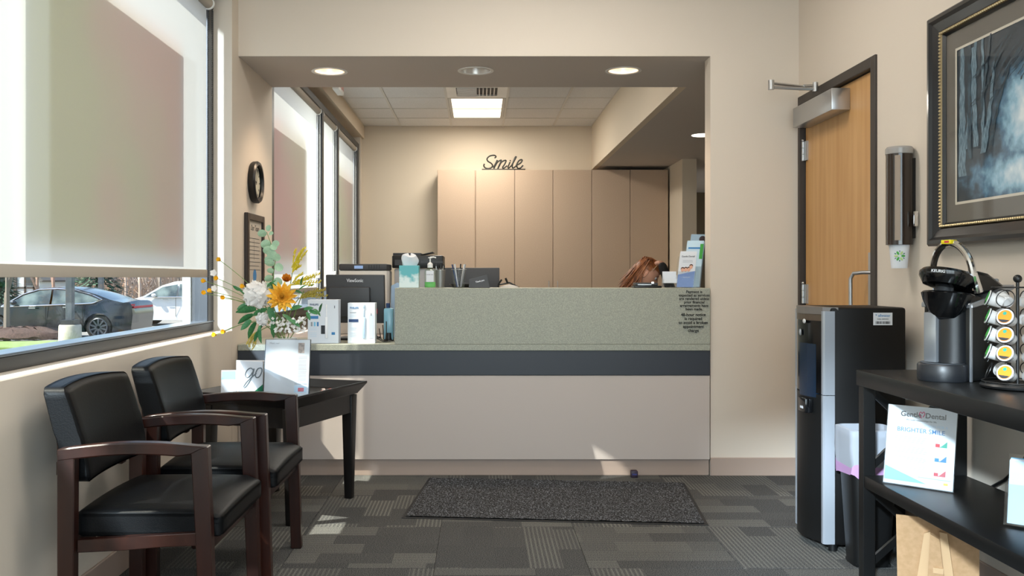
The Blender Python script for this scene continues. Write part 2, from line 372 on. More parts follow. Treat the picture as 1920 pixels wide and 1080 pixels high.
for i, (hx, hy_) in enumerate(DL):
    t = thing('recessed_light', dlab[i], 'ceiling light', (hx, hy_, SZ))
    B().lathe([(.112, 0), (.112, -.004), (.094, -.004), (.09, 0)], 32).obj('trim_ring', WHITEP, t)
    B().lathe([(.092, 0), (.085, .05), (.068, .11)], 32).obj('reflector', REFL, t)
    B().lathe([(.07, .105), (.05, .095), (0, .088)], 24).obj('bulb', mat('bulb_lens', 'ffc79a' if i != 1 else '8b8f96',   .3, emit=4 if i != 1 else 0), t)
    if i != 1:
        l = bpy.data.lights.new('can_glow', 'POINT'); l.energy = .3; l.color = (1, .74, .52); l.shadow_soft_size = .03; o = bpy.data.objects.new('can_glow', l); COL.objects.link(o); o.location = (hx, hy_, SZ+.055)
        l = bpy.data.lights.new('downlight', 'SPOT'); l.energy = 26; l.color = (1, .75, .52); l.spot_size = R(110); l.spot_blend = .7; l.shadow_soft_size = .05
        o = bpy.data.objects.new('downlight', l); COL.objects.link(o); o.location = (hx, hy_, SZ+.05)
hl = thing('recessed_light', 'small recessed light over the hallway, half hidden by the right jamb', 'ceiling light', (PX(1318, 8.4), 8.4, SZ))
B().lathe([(.1, 0), (.1, -.004), (.08, -.004), (.0, -.002)], 28).obj('lens', mat('hall_lens', 'fff6e8', .4, emit=2.2), hl)
l = bpy.data.lights.new('downlight', 'SPOT'); l.energy = 30; l.color = (1, .85, .66); l.spot_size = R(120); l.spot_blend = .6; l.shadow_soft_size = .08
o = bpy.data.objects.new('downlight', l); COL.objects.link(o); o.location = (PX(1318, 8.4)+.1, 8.4, SZ-.02)
# made-up troffers that brighten the waiting room, unseen above the top of the frame
for k, (x, y, e) in enumerate([(.3, 1.9, 24), (.3, 4.2, 24)]):
    t = thing('ceiling_light', ['added unseen fill troffer over the middle of the waiting room', 'added unseen fill troffer over the waiting room near the reception opening'][k], 'ceiling light', (x, y, 3.05))
    f = B(); f.box(-.6, .6, -.3, -.27, -.02, 0); f.box(-.6, .6, .27, .3, -.02, 0); f.box(-.6, -.57, -.3, .3, -.02, 0); f.box(.57, .6, -.3, .3, -.02, 0); f.obj('frame', GRIDM, t, False)
    B().box(-.57, .57, -.27, .27, -.012, -.006).obj('diffuser', mat('lit_diffuser', 'fff1de', .5, emit=1.5), t, False)
    area('troffer_and_fill_light', (x, y, 3.02), (x, y, 0), 1.1, .5, e, (1, .95, .88))
# baseboards
struct(B().box(1.343, XR, YF-.012, YF, 0, .105, bev=.003, seg=1).obj('baseboard_front', BASEM, smooth=False))
struct(B().box(XL, XL+.012, -1.2, 5.38, 0, .105, bev=.003, seg=1).obj('baseboard_left', BASEM, smooth=False))
struct(B().box(XR-.012, XR, -1.2, DY0-.002, 0, .105, bev=.003, seg=1).obj('baseboard_right', BASEM, smooth=False))

# ------------------------------------------------------------ windows, blinds, posters
POST = sheer('printed_banner', 'ffffff', 'ffffff', .62, ('bebc88', 'd2a896', 1.6, .30), thru=.10)
POST2 = sheer('printed_banner_pink', 'ffffff', 'ffffff', .62, ('dca09a', 'c0b08c', 1.6, .30), thru=.10)
FAB = sheer('roller_blind_fabric', 'c9c9c8', 'b4b6b6', .42)
HEM = sheer('blind_hem_fabric', 'b9b0a4', 'a09a92', .12)
def window(name, y0, y1, mull, z0=.85, z1=2.72, X1=-1.50):
    b = B(); X0 = -1.60
    b.box(X0, X1, y0, y1, z0, z0+.05, bev=.004, seg=1); b.box(X0, X1, y0, y1, z1-.06, z1, bev=.004, seg=1)
    for y in [(y0, y0+.11), (y1-(.11 if X1 < -1.45 else .14), y1)]+mull: b.box(X0, X1, y[0], y[1], z0+.05, z1-.06, bev=.004, seg=1)
    o = struct(b.obj(name, FRAME, smooth=False))
    B().box(X0-.04, X0+.01, y1-.125, y1-.09, z0+.05, z1-.06, bev=.004).obj('window_stop', ALU, o, False)
    B().box(X0, X1+.004, y0, y1, z0+.049, z0+.058, bev=.002).obj('rail_highlight', mat('rail_highlight_metal', '6f7a86', .3, .7), o, False)  # lighter strip puts the highlight along the rail top into the colour
    B().box(XG-.003, XG+.003, y0+.05, y1-.05, z0+.04, z1-.05).obj('glass', GLASS, o, False)
    return o
window('window_1', .6, 5.262, [(2.46, 2.54)])
window('window_2', 6.30, 10.95, [(8.38, 8.47), (9.30, 9.39)], X1=-1.41)
def blind(label, y0, y1, x, zb, zt=2.64, group=None, chain='near'):
    t = thing('roller_blind', label, 'blind', (x, (y0+y1)/2, zb)); h = (y1-y0)/2; H = zt-zb
    B().grid([[(0, -h+2*h*i/8, .042+(H-.042)*j/6) for i in range(9)] for j in range(7)]).obj('fabric', FAB, t)
    B().box(-.007, .007, -h, h, 0, .042, bev=.003).obj('hem_bar', HEM, t)
    B().cyl((.012, -h, H+.0), .028, 2*h, 'y', 20).obj('roller_tube', HEM, t)
    for s in (-1, 1): B().cyl((.012, s*h-(.012 if s > 0 else 0), H), .034, .012, 'y', 20).obj('bracket', WHITEP, t)
    yy = h+.02
    c = B(); c.tube([(.006, yy, H), (.006, yy, -.02 if chain else .5)], .0016, 5); c.tube([(.026, yy, H), (.026, yy, -.02)], .0016, 5)
    for k in range(int((H)/.012)): c.sph((.006, yy, k*.012), .0036, u=6, v=4); c.sph((.026, yy, k*.012), .0036, u=6, v=4)
    c.obj('bead_chain', BLKI if chain == 'near' else WHITEP, t)
    if chain != 'near': B().box(.0, .03, yy-.01, yy+.01, .12, .19, bev=.006).obj('chain_weight', WHITEP, t)
    return t
blind('wide pale roller blind with tan hem over the waiting room window', 2.63, 5.07, -1.485, 1.15)
blind('pale roller blind nearest the entrance, beside the camera', .70, 2.50, -1.485, 1.15)
blind('first roller blind behind the wall pier, faint pink glow through it', 6.32, 8.35, -1.455, 1.02, chain='far')
blind('narrow middle roller blind of the reception windows', 8.49, 9.28, -1.455, 1.02, chain='far')
blind('last roller blind, next to the reception back wall', 9.41, 10.78, -1.455, 1.02, chain='far')
tag(B().box(-.0015, .0015, -0.815, 0.815, 1.27, 2.32).obj('window_banner', POST, smooth=False, loc=(-1.5345, 3.845, 0)), 'large olive and pink banner showing through the waiting room blind', 'banner')
tag(B().box(-.0015, .0015, -0.720, 0.720, 1.28, 2.32).obj('window_banner', POST2, smooth=False, loc=(-1.5345, 7.140, 0)), 'pink and tan banner showing through the first reception blind', 'banner')
tag(B().box(-.0015, .0015, -0.540, 0.540, 1.28, 2.32).obj('window_banner', POST, smooth=False, loc=(-1.5345, 10.160, 0)), 'tan banner showing through the last reception blind', 'banner')

# ------------------------------------------------------------ door in the right wall
dr = struct(thing('door_1', 'x', 'x')); del dr['label']; del dr['category']
f = B(); f.box(XR-.012, XR+.10, DY0, DY0+.052, 0, DZ, bev=.003, seg=1); f.box(XR-.012, XR+.10, DY1-.03, DY1, 0, DZ, bev=.003, seg=1); f.box(XR-.012, XR+.10, DY0+.052, DY1-.03, DZ-.05, DZ, bev=.003, seg=1)
f.obj('door_frame', mat('bronze_frame_paint', '3a332e', .5), dr, False)
B().box(XR+.02, XR+.064, DY0+.056, DY1-.045, .008, DZ-.056).obj('door_leaf', MAPLE, dr, False)
B().box(XR+.085, XR+.10, DY0+.05, DY1-.03, 0, DZ-.05).obj('backing', BLKI, dr, False)
for z in (PZ(283, 5.33), PZ(551, 5.33), .25):
    h = B(); [h.cyl((XR+.006, DY1-.038, z-.055+k*.037), .009, .035, n=12) for k in range(3)]; h.sph((XR+.006, DY1-.038, z+.062), .009)
    h.box(XR+.010, XR+.0205, DY1-.085, DY1-.04, z-.055, z+.055); h.obj('hinge', ALU, dr)
# closer
c = B(); c.box(XR-.075, XR+.02, 4.70, 5.28, PZ(207, 4.72), PZ(166, 4.72), bev=.004); cl = c.obj('door_closer', ALU, dr)
zA = PZ(163, 5.1)
a = B(); a.tube([(1.78, 5.10, zA+.0), (1.57, 5.0, zA)], .008, 8); a.tube([(1.57, 5.0, zA-.022), (1.72, 5.0, zA-.03), (1.80, 4.98, zA-.035)], .009, 8); a.cyl((1.57, 5.0, zA-.035), .016, .05); a.tube([(1.78, 5.10, zA), (1.85, 5.12, zA+.005)], .014, 8); a.cyl((1.80, 4.98, zA-.05), .014, .05)
a.obj('closer_arm', ALU, cl)
B().box(XR+.015, XR+.021, 4.40, 4.475, PZ(620, 4.43), PZ(473, 4.43), bev=.001, seg=1).obj('push_plate', ALU, dr, False)
hz = PZ(511, 4.5); h = B(); h.tube([(XR+.02, 4.45, hz), (XR-.015, 4.47, hz), (XR-.045, 4.50, hz-.005), (XR-.055, 4.51, hz-.03), (XR-.055, 4.51, hz-.27), (XR-.045, 4.50, hz-.295), (XR-.01, 4.47, hz-.30), (XR+.02, 4.45, hz-.30)], .0095, 10); h.obj('pull_handle', ALU, dr)

# ------------------------------------------------------------ reception desk
dk = thing('reception_desk', 'long L-stepped reception desk with green speckled screen and dark band', 'desk', (0, 5.38, 0))
Y0 = -.01
XD = XL+.003
B().box(XD, 1.336, .025, .06, 0, .104, bev=.002, seg=1).obj('kick_base', BASEM, dk, False)
B().box(XD, 1.336, .005, .05, .096, .582, bev=.0015, seg=1).obj('front_panel', PANEL, dk, False)
B().box(XD, 1.336, .000, .05, .584, .726, bev=.0015, seg=1).obj('band', NAVY, dk, False)
B().box(XD, 1.336, -.006, .62, .7265, .763, bev=.002, seg=1).obj('countertop', GREEN, dk, False)
B().box(-.486, 1.336, -.006, .03, .7635, 1.088, bev=.002, seg=1).obj('privacy_screen', GREEN, dk, False)
B().box(-.486, 1.336, .03, .32, 1.062, 1.088, bev=.002, seg=1).obj('transaction_top', GREEN, dk, False)
B().box(-.486, -.46, .03, .32, .7635, 1.061).obj('end_panel', GREEN, dk, False); B().box(1.31, 1.336, .03, .32, .7635, 1.061).obj('end_panel', GREEN, dk, False)
B().box(XD, -1.36, .06, .61, 0, .726).obj('end_panel', PANEL, dk, False); B().box(1.31, 1.336, .06, .61, 0, .726).obj('end_panel', PANEL, dk, False)
d = 5.37
pn = thing('notice_decal', 'clear sticker with black payment notice lettering on the green screen', 'notice', (PX(1301.5, d), 5.372, 1.0))
FILM = glassmat('clear_film', (1, 1, 1), .012, .2)
B().box(-.088, .086, -.0025, -.0005, PZ(584, d)-1, PZ(543, d)-1).obj('film', FILM, pn, False)
SER = mat('serif_black', '0d0f0e', .7)
for k, s in enumerate(['Payment is', 'expected as services', 'are rendered unless', 'prior financial', 'arrangements have', 'been made.']):
    text(s, .0215, SER, pn, T(0, -.003, PZ(549.3+k*6.5, d)-1) @ FR, bold=.018, sp=1.0)
p2 = thing('notice_decal', 'clear sticker stating the missed appointment charge, below the payment notice', 'notice', (PX(1300, d), 5.372, .88))
B().box(-.09, .09, -.0025, -.0005, PZ(625, d)-.88, PZ(585.5, d)-.88).obj('film', FILM, p2, False)
for k, s in enumerate(['48-hour notice', 'is required', 'to avoid a broken', 'appointment', 'charge']):
    text(s, .0235, SER, p2, T(0, -.003, PZ(592.5+k*7.4, d)-.88) @ FR, bold=.022, sp=1.0)

# ------------------------------------------------------------ cabinets and sign
cabX = [PX(p, 10.75) for p in (820, 891.5, 965, 1037, 1109.5, 1181.5, 1253)]
CT = PZ(318.5, 10.75)
clab = ['leftmost tall taupe cabinet, below the bare end of the wall', 'second tall taupe cabinet from the left, right of the dark gap', 'tall taupe cabinet under the right half of the script sign', 'fourth tall taupe cabinet from the left, one with a small handle', 'fifth tall taupe cabinet, its top under the lowered ceiling', 'rightmost tall taupe cabinet beside the wall pier']
for i in range(6):
    a, b_ = cabX[i], cabX[i+1]; hw = (b_-a)/2
    t = thing('tall_cabinet', clab[i], 'cabinet', ((a+b_)/2, 10.75, 0), 0, 'row of tall taupe cabinets')
    B().box(-hw+.001, hw-.001, .02, .33, 0, CT-.001).obj('body', CAB, t, False)
    B().box(-hw+(.006 if i == 1 else .0025), hw-(.008 if i == 0 else .0025), 0, .019, .1, CT, bev=.002, seg=1).obj('door', CAB, t, False)
    B().box(-hw+.002, hw-.002, .03, .05, 0, .1).obj('kick', DGREY, t, False)
    hx = (hw-.05 if i % 2 == 0 else -hw+.05)
    B().tube([(hx, 0, PZ(540, 10.75)), (hx, -.022, PZ(539, 10.75)), (hx, -.022, PZ(528, 10.75)), (hx, 0, PZ(527, 10.75))], .004, 6).obj('handle', ALU, t)
SIGN = mat('dark_metal_sign', '23221c', .45, .3)
sg = thing('script_sign', 'black cut-out metal script sign standing on the cabinets', 'sign', (PX(944, 10.85), 10.85, CT))
u = 10.85/F/14.77   # zoom pixel size
def SP(x, y): return ((x-949)*u, 0, (705-y)*u)
B().box(SP(348, 0)[0], SP(1552, 0)[0], -.03, .03, 0, 50*u, bev=.002).obj('base_bar', SIGN, sg)
def stroke(pts, r=.0075, nm='letter'):
    q = [V(SP(*p)) for p in pts]; out = []
    for i in range(len(q)-1):
        p0, p1, p2_, p3 = q[max(i-1, 0)], q[i], q[i+1], q[min(i+2, len(q)-1)]
        for k in range(5):
            t = k/5; out.append(.5*((2*p1)+(p2_-p0)*t+(2*p0-5*p1+4*p2_-p3)*t*t+(3*p1-p0-3*p2_+p3)*t**3))
    out.append(q[-1]); B().tube(out, r, 8).obj(nm, SIGN, sg)
stroke([(700, 350), (740, 320), (720, 285), (660, 275), (560, 300), (495, 370), (520, 440), (600, 490), (645, 550), (620, 610), (540, 640), (450, 625), (405, 570), (420, 510)], .0085)
stroke([(640, 600), (700, 560), (780, 405), (740, 500), (680, 645), (770, 480), (870, 410), (880, 440), (790, 650), (880, 480), (970, 420), (1020, 425), (980, 520), (925, 610), (960, 630), (1050, 560)], .0085)
stroke([(1130, 460), (1075, 600), (1100, 625), (1180, 545)], .008); stroke([(1125, 430), (1150, 415)], .009)
stroke([(1170, 560), (1250, 420), (1300, 320), (1270, 340), (1200, 520), (1200, 620), (1260, 600), (1310, 545)], .0085)
stroke([(1320, 545), (1420, 490), (1465, 420), (1440, 395), (1370, 430), (1315, 540), (1345, 630), (1420, 625), (1490, 550)], .0085)

# ------------------------------------------------------------ pier items
ck = thing('wall_clock', 'round black rimmed wall clock on the side of the pier', 'clock', (XL, 5.735, PZ(342, 5.735)))
RX = Mx.Rotation(R(90), 4, 'Y')
B().lathe([(0, .001), (.122, .001), (.128, .01), (.13, .035), (.122, .046), (.108, .046), (.102, .032)], 40, RX).obj('case', BLACKP, ck)
B().lathe([(0, .022), (.104, .022)], 40, RX).obj('dial', mat('dial_paper', 'c8c2b4', .6), ck)
mk = B()
for k in range(12):
    a = k*PI/6; mk.box(.022, .0235, -.003, .003, .078, .094, M=Mx.Rotation(a, 4, 'X'))
mk.obj('hour_marks', BLKI, ck, False)
B().box(.024, .0255, -.004, .004, -.01, .055, M=Mx.Rotation(R(75), 4, 'X')).obj('hour_hand', BLKI, ck, False)
B().box(.026, .0275, -.003, .003, -.015, .085, M=Mx.Rotation(R(-12), 4, 'X')).obj('minute_hand', BLKI, ck, False)
B().lathe([(0, .034), (.105, .034)], 32, RX).obj('glass', GLASS, ck)
ct = thing('framed_certificate', 'dark framed notice in small print hung below the wall clock', 'picture frame', (XL, 5.745, 1.0))
fz = PZ(398, 5.53)-1.0
f = B(); f.box(.001, .025, -.215, -.175, 0, fz, bev=.003, seg=1); f.box(.001, .025, .175, .215, 0, fz, bev=.003, seg=1); f.box(.001, .025, -.175, .175, 0, .04, bev=.003, seg=1); f.box(.001, .025, -.175, .175, fz-.04, fz, bev=.003, seg=1)
f.obj('frame', mat('espresso_frame', '2a1f1a', .4), ct, False); B().box(.001, .012, -.175, .175, .04, fz-.04).obj('sheet', mat('aged_paper', 'bcb3a6', .7), ct, False)
FRt = Mx.Rotation(R(90), 4, 'Z') @ FR
text('Our Team', .05, DGREY, ct, T(.0125, 0, fz-.10) @ FRt, shear=.3)
g = B()
for k in range(9): g.box(.0122, .0128, -.14, .14-.06*random.random(), fz-.15-k*.024, fz-.147-k*.024)
g.box(.0122, .0128, -.02, -.018, fz-.28, fz-.16); g.obj('text_line', DGREY, ct, False, kind='stuff')
B().sph((.0125, 0, .16), .045, sc=(.01, 1, .9)).obj('emblem', BLUE, ct)
ex = thing('exit_sign', 'small white exit sign with red letters high on the window bulkhead', 'sign', (PX(634, 8.2), 8.2, 2.78))
B().box(-.03, .03, -.15, .15, 0, .165, bev=.006).obj('housing', WHITEP, ex)
text('EXIT', .14, mat('exit_red', 'a02a20', .5, emit=.25), ex, T(.031, 0, .03) @ FRt, bold=.01)
text('EXIT', .14, mat('exit_red', 'a02a20', .5, emit=.25), ex, T(-.031, 0, .03) @ FL, bold=.01)

# ------------------------------------------------------------ armchairs
def chair(label, loc):
    t = thing('armchair', label, 'chair', loc, 0, 'black leather armchairs by the window')
    def seatf(x, y, z):
        e = (1-(y/.27)**2); e2 = (1-(x/.26)**2)
        if z > .42: z += .026*max(e, 0)*max(e2, 0)+(-.012 if x > .19 else 0)
        if z < .42: z += .0-(.02*max(e, 0) if x < -1 else 0)
        return x, y, z
    B().box(-.205, .232, -.258, .258, .372, .452, cuts=8, bev=.018, seg=3, fn=seatf).obj('seat', LEATHER, t)
    def backf(x, y, z):
        k = (z-.535)/.295
        return x-.075*k+.022*(y/.25)**2+(.010*math.sin(PI*min(max(k, 0), 1)) if x > -.22 else 0), y, z-.012*(y/.25)**2*(k > .5)
    B().box(-.262, -.185, -.252, .252, .535, .830, cuts=8, bev=.02, seg=3, fn=backf).obj('backrest', LEATHER, t)
    for s in (-1, 1):
        ya, yb = (s*.262, s*.300) if s > 0 else (s*.300, s*.262)
        B().prism([(-.243, 0), (-.196, 0), (-.192, .63), (-.243, .63)], ya, yb, bev=.003).obj('leg', WOOD, t)
        B().prism([(.178, 0), (.222, 0), (.210, .40), (.200, .652), (.150, .642), (.163, .40)], ya, yb, bev=.003).obj('leg', WOOD, t)
        top = [(-.243+.443*i/10, .640+.024*math.sin(PI*(i/10)*.82+.18)) for i in range(11)]; top[-1] = (.2005, .652)
        low = [(.150, .628)]+[(-.243+.443*i/10, .604+.024*math.sin(PI*(i/10)*.82+.18)) for i in range(8, -1, -1)]
        B().prism(top+low, ya-.002, yb+.002, bev=.004).obj('armrest', WOOD, t)
        ry = (s*.258, s*.284) if s > 0 else (s*.284, s*.258)
        B().prism([(-.19, .335), (-.05, .342), (.06, .352), (.18, .356), (.18, .395), (-.19, .374)], ry[0]*1.0, ry[1], bev=.002).obj('side_rail', WOOD, t)
        B().prism([(-.285, .78), (-.263, .78), (-.226, .60), (-.243, .50), (-.262, .50)], ya*.78, yb*.80, bev=.003).obj('back_support', WOOD, t)
    B().box(.17, .2, -.262, .262, .335, .374, bev=.002).obj('front_rail', WOOD, t); B().box(-.235, -.205, -.262, .262, .335, .374, bev=.002).obj('rear_rail', WOOD, t)
    B().box(-.262, -.235, -.262, .262, .56, .60, bev=.002).obj('rear_rail', WOOD, t)
    return t
ch1 = chair('nearest black leather armchair with dark cherry arms, front left', (-.998, 3.035, 0))
ch2 = dup(ch1); ch2.location = (-.975, 3.68, 0); ch2['label'] = 'second black leather armchair, between the nearest one and the end table'

# ------------------------------------------------------------ end table
ang = math.atan2(-.36, .93)
ang = R(-20)
et = thing('end_table', 'black square end table with flared tray top, turned at an angle', 'table', (-.985, 4.66, 0), ang)
hw, hd = .26, .32
for sx in (-1, 1):
    for sy in (-1, 1):
        x, y = sx*(hw-.035), sy*(hd-.035)
        B().box(x-.03, x+.03, y-.03, y+.03, 0, .54, bev=.003, fn=lambda X, Y, Z, x=x, y=y: (x+(X-x)*(.62+.38*min(Z/.5, 1)), y+(Y-y)*(.62+.38*min(Z/.5, 1)), Z)).obj('leg', BLKW, et)
ap = B(); ap.box(-hw+.02, hw-.02, -hd+.012, -hd+.034, .45, .545); ap.box(-hw+.02, hw-.02, hd-.034, hd-.012, .45, .545); ap.box(-hw+.012, -hw+.034, -hd+.02, hd-.02, .45, .545); ap.box(hw-.034, hw-.012, -hd+.02, hd-.02, .45, .545); ap.obj('apron', BLKW, et, False)
B().box(-hw, hw, -hd, hd, .545, .567, bev=.003).obj('tabletop', BLKW, et)
def rim(o, z): return [(-hw-o, -hd-o, z), (hw+o, -hd-o, z), (hw+o, hd+o, z), (-hw-o, hd+o, z), (-hw-o, -hd-o, z)]
B().grid([rim(-.006, .567), rim(.0, .55), rim(.034, .596), rim(.034, .606), rim(.024, .606), rim(-.012, .568)]).obj('tray_rim', BLKW, et, False)
TZ = .5675
# glossy square plate of mints
mt = thing('brochure_card', 'small glossy card lying flat in the tray right of the sheet', 'card', (-.74, 4.74, TZ), ang)
B().box(-.07, .07, -.1, .1, 0, .002).obj('card', GREYI, mt, False)
for k in range(14):
    o = B().sph((0, 0, 0), .012, u=8, v=5, sc=(1, .8, .45)).obj('mint', mat('mint_wrap', ['e8d9cf', 'b1544e', 'd7cfc8'][k % 3], .3), smooth=True)
    o.location = (-.80+.028*(k % 4)+.01*random.random(), 4.66+.04*(k//4), TZ+.0075); o.rotation_euler = (0, 0, k)
    tag(o, '%s wrapped mint lying in the tray of the end table' % ['cream', 'dark red', 'pale grey'][k % 3], 'candy', 'mints in the end table tray')
# acrylic sheet holder
sh = thing('sign_holder', 'upright acrylic holder with a white letter sheet at the table corner', 'sign holder', (PX(536, 4.47), 4.47, TZ), R(-3))
TL = Mx.Rotation(R(-9), 4, 'X')
B().box(-.112, .112, 0, .003, .001, .285, M=TL).obj('back_plate', BLKI, sh, False); B().box(-.112, .112, -.0, .06, .0, .003).obj('foot', ACRYL, sh, False)
B().box(-.108, .108, -.003, -.0006, .004, .283, M=TL).obj('sheet', PAPER, sh, False); B().box(-.112, .112, -.0062, -.004, .001, .285, M=TL).obj('acrylic_front', ACRYL, sh, False)
g = B(); lines(g, .055, .098, [.20-.006*k for k in range(20)], -.0032, .0018, TL); g.obj('text_line', GREYI, sh, False, kind='stuff')
text('Meet our', .013, GREYI, sh, TL @ T(-.09, -.0034, .262) @ FR, align='LEFT'); text('Dental Team', .012, GREYI, sh, TL @ T(.04, -.0034, .067) @ FR, align='LEFT')
B().box(.052, .082, -.0042, -.0032, .218, .268, bev=.0004, M=TL).obj('portrait', mat('grey_photo', '77716f', .6, var='b9aaa2', scale=60), sh, False)
B().box(.04, .10, -.0042, -.0032, .03, .062, M=TL).obj('blue_box', PBLUE, sh, False); B().box(.058, .086, -.0048, -.0042, .034, .052, M=TL).obj('red_box', RED, sh, False)
# "go" box and tent card
gb = thing('product_box', 'tall white box with large grey script and green corner', 'box', (PX(456, 4.55), 4.56, TZ), R(0))
W_, Dp, H_ = .102, .07, .172
Mg = Mx.Rotation(R(14), 4, 'Z')
B().prism([(0, 0), (W_, -.035), (W_-.0, .05), (-.05, .05)], 0, H_, 'xy', bev=.001).obj('carton', mat('white_carton', 'd9dde2', .45), gb, False)
Mf = Mx.Rotation(math.atan2(-.035, W_), 4, 'Z')
L_ = math.hypot(W_, .035)
B().prism([(L_*.25, .001), (L_, .001), (L_, .062)], -.0008, -.0003, M=Mf).obj('green_corner', DGREEN, gb, False)
def scr(pts, r, m, par, M):
    q = [V(p) for p in pts]; out = []
    for i in range(len(q)-1):
        p0, p1, p2_, p3 = q[max(i-1, 0)], q[i], q[i+1], q[min(i+2, len(q)-1)]
        for k in range(5):
            t = k/5; out.append(.5*((2*p1)+(p2_-p0)*t+(2*p0-5*p1+4*p2_-p3)*t*t+(3*p1-p0-3*p2_+p3)*t**3))
    out.append(q[-1]); B().tube(out, r, 6, M=M).obj('lettering', m, par)
GOI = mat('grey_script_ink', '6b7378', .5)
def G(x, y): return ((x-475)/320*L_, -.0006, (755-y)/575*H_)
scr([G(640, 325), G(600, 290), G(545, 315), G(505, 385), G(520, 440), G(570, 430), G(630, 350), G(650, 295), G(625, 400), G(580, 500), G(520, 590), G(485, 612), G(480, 590), G(530, 515), G(620, 430), G(690, 370)], .0030, GOI, gb, Mf)
scr([G(765, 280), G(710, 300), G(672, 390), G(690, 440), G(740, 420), G(775, 350), G(778, 300), G(765, 280)], .0030, GOI, gb, Mf)
for k in range(3): B().box(.012-.045+k*.008, .017-.045+k*.008, -.0012, 0, .118, .123, M=T(.012, .0, 0) @ Mx.Rotation(R(-45), 4, 'Z')).obj('logo_dot', DBLUE, gb, False)
tcd = thing('tent_card', 'small pale blue folded card left of the green cornered box', 'card', (PX(429, 4.565), 4.565, TZ), R(8))
B().prism([(-.025, 0), (.025, 0), (.001, .127), (-.001, .127)], -.035, .035, 'yz').obj('card', PAPER, tcd, False)
B().box(-.033, .033, -.0008, .0, .085, .125, M=T(0, -.026, 0) @ Mx.Rotation(R(-11), 4, 'X')).obj('blue_header', LBLUE, tcd, False)

# ------------------------------------------------------------ flowers
VX, VY = PX(535, 4.74), 4.74
fw = thing('flower_arrangement', 'tall white vase of silk flowers with eucalyptus behind the letter sheet', 'flower arrangement', (VX, VY, TZ))
B().lathe([(0, 0), (.05, 0), (.06, .02), (.075, .12), (.07, .2), (.055, .25), (.06, .275), (.053, .275), (.048, .25), (.05, .1), (0, .09)], 32).obj('vase', mat('white_ceramic', 'e9e6e0', .25), fw)
def P(px, py, dd=0):
    d_ = VY+dd; return V((PX(px, d_)-VX, dd, PZ(py, d_)-TZ))
base = V((0, 0, .25))
STEM = mat('green_stem', '6d8a45', .6); LEAFG = mat('dark_green_leaf', '2f6a45', .5, var='4b8a50', scale=14); EUC = mat('eucalyptus_leaf', '8fb598', .6, var='b3cfae', scale=20)
WPET = sheer('white_petal', 'fbf9f8', 'f5f2ee', .3); YPET = mat('golden_petal', 'f2b02a', .7, var='f8cf52', scale=30); OPET = mat('orange_petal', 'd98a22', .7); LEM = mat('lemon_flower', 'd8c42c', .7)
def curve(a, b_, bend, n=8):
    return [a.lerp(b_, i/n)+V(bend)*math.sin(PI*i/n) for i in range(n+1)]
def petal(b, L, W, cup, M, tip=.9):
    rows = []
    for i in range(5):
        t_ = i/4; w2 = W*math.sin(PI*(.12+tip*t_*.88))**.8/2 if i < 4 else W*.06
        rows.append([(L*t_, s*w2, cup*(t_**2)*L+abs(s)*w2*.35) for s in (-1, -.4, .4, 1)])
    b.grid(rows, M)
def look(dirv): return V(dirv).to_track_quat('Z', 'Y').to_matrix().to_4x4()
def bloom(pos, r, layers, m, facing, cup0, W, name='flower'):
    b = B(); M0 = T(*pos) @ look(facing)
    for k, n in enumerate(layers):
        f_ = 1-k/len(layers)
        for i in range(n):
            a = 2*PI*i/n+k*.4+random.uniform(-.1, .1); el = R(cup0+(85-cup0)*(k/len(layers))**1.1)
            petal(b, r*(.55+.45*f_), r*W*(.7+.3*f_), .35, M0 @ Mx.Rotation(a, 4, 'Z') @ Mx.Rotation(-el, 4, 'Y'))
    return b.obj(name, m, fw)
def ruffle(pos, R0, n, nm):
    b = B()
    for i in range(n):
        z = 1-2*(i+.5)/n; a = i*2.39996+random.uniform(-.3, .3); q = V((math.sqrt(1-z*z)*math.cos(a), math.sqrt(1-z*z)*math.sin(a), z))
        M0 = T(*pos) @ look(q) @ Mx.Rotation(random.uniform(0, 6.28), 4, 'Z'); r0 = R0*random.uniform(.78, 1.02); w_ = R0*random.uniform(.32, .5); rows = []
        for j in range(5):
            u_ = -1+j/2; rows.append([(u_*w_, v_*w_*(1-.25*u_*u_), math.sqrt(max(r0*r0-(u_*w_)**2*.8-(v_*w_)**2*.8, 0))+(R0*.34*((u_+1)/2)**2)+R0*.06*math.sin(v_*5+i)*(u_+1)) for v_ in (-1, -.5, 0, .5, 1)])
        b.grid(rows, M0)
    b.sph(pos, R0*.72); return b.obj(nm, WPET, fw)
pe = P(482, 552, -.08)
ruffle(pe, .056, 70, 'peony'); ruffle(P(492, 598, -.10), .027, 34, 'peony')
bloom(P(529, 558, -.11), .078, [14, 14, 12, 10, 8, 6], YPET, (.15, -1, .2), 2, .30, 'dahlia')
bloom(P(537, 526, -.07), .036, [8, 8, 7, 6], OPET, (.2, -.8, .5), 30, .8, 'marigold')
LM = B(); petal(LM, 1, .42, -.12, Mx.Identity(4), .95); leafm = LM.mesh('leaf', LEAFG)
EM = B(); rr = []
EM.grid([[(.02+.98*(1-math.cos(PI*i/8))/2, s*.46*math.sin(PI*(i/8)) if 0 < i < 8 else s*.01, .12*abs(s)*math.sin(PI*i/8)) for s in (-1, -.5, 0, .5, 1)] for i in range(9)]); eucm = EM.mesh('leaf', EUC)
def leaf(me, pos, d_, size, roll=0, w=1):
    d_ = V(d_).normalized(); M_ = d_.to_track_quat('X', 'Z').to_matrix().to_4x4() @ Mx.Rotation(roll, 4, 'X')
    o = link('leaf', me, fw); o.matrix_local = T(*pos) @ M_ @ Mx.Diagonal((size, size*w, size, 1)); return o
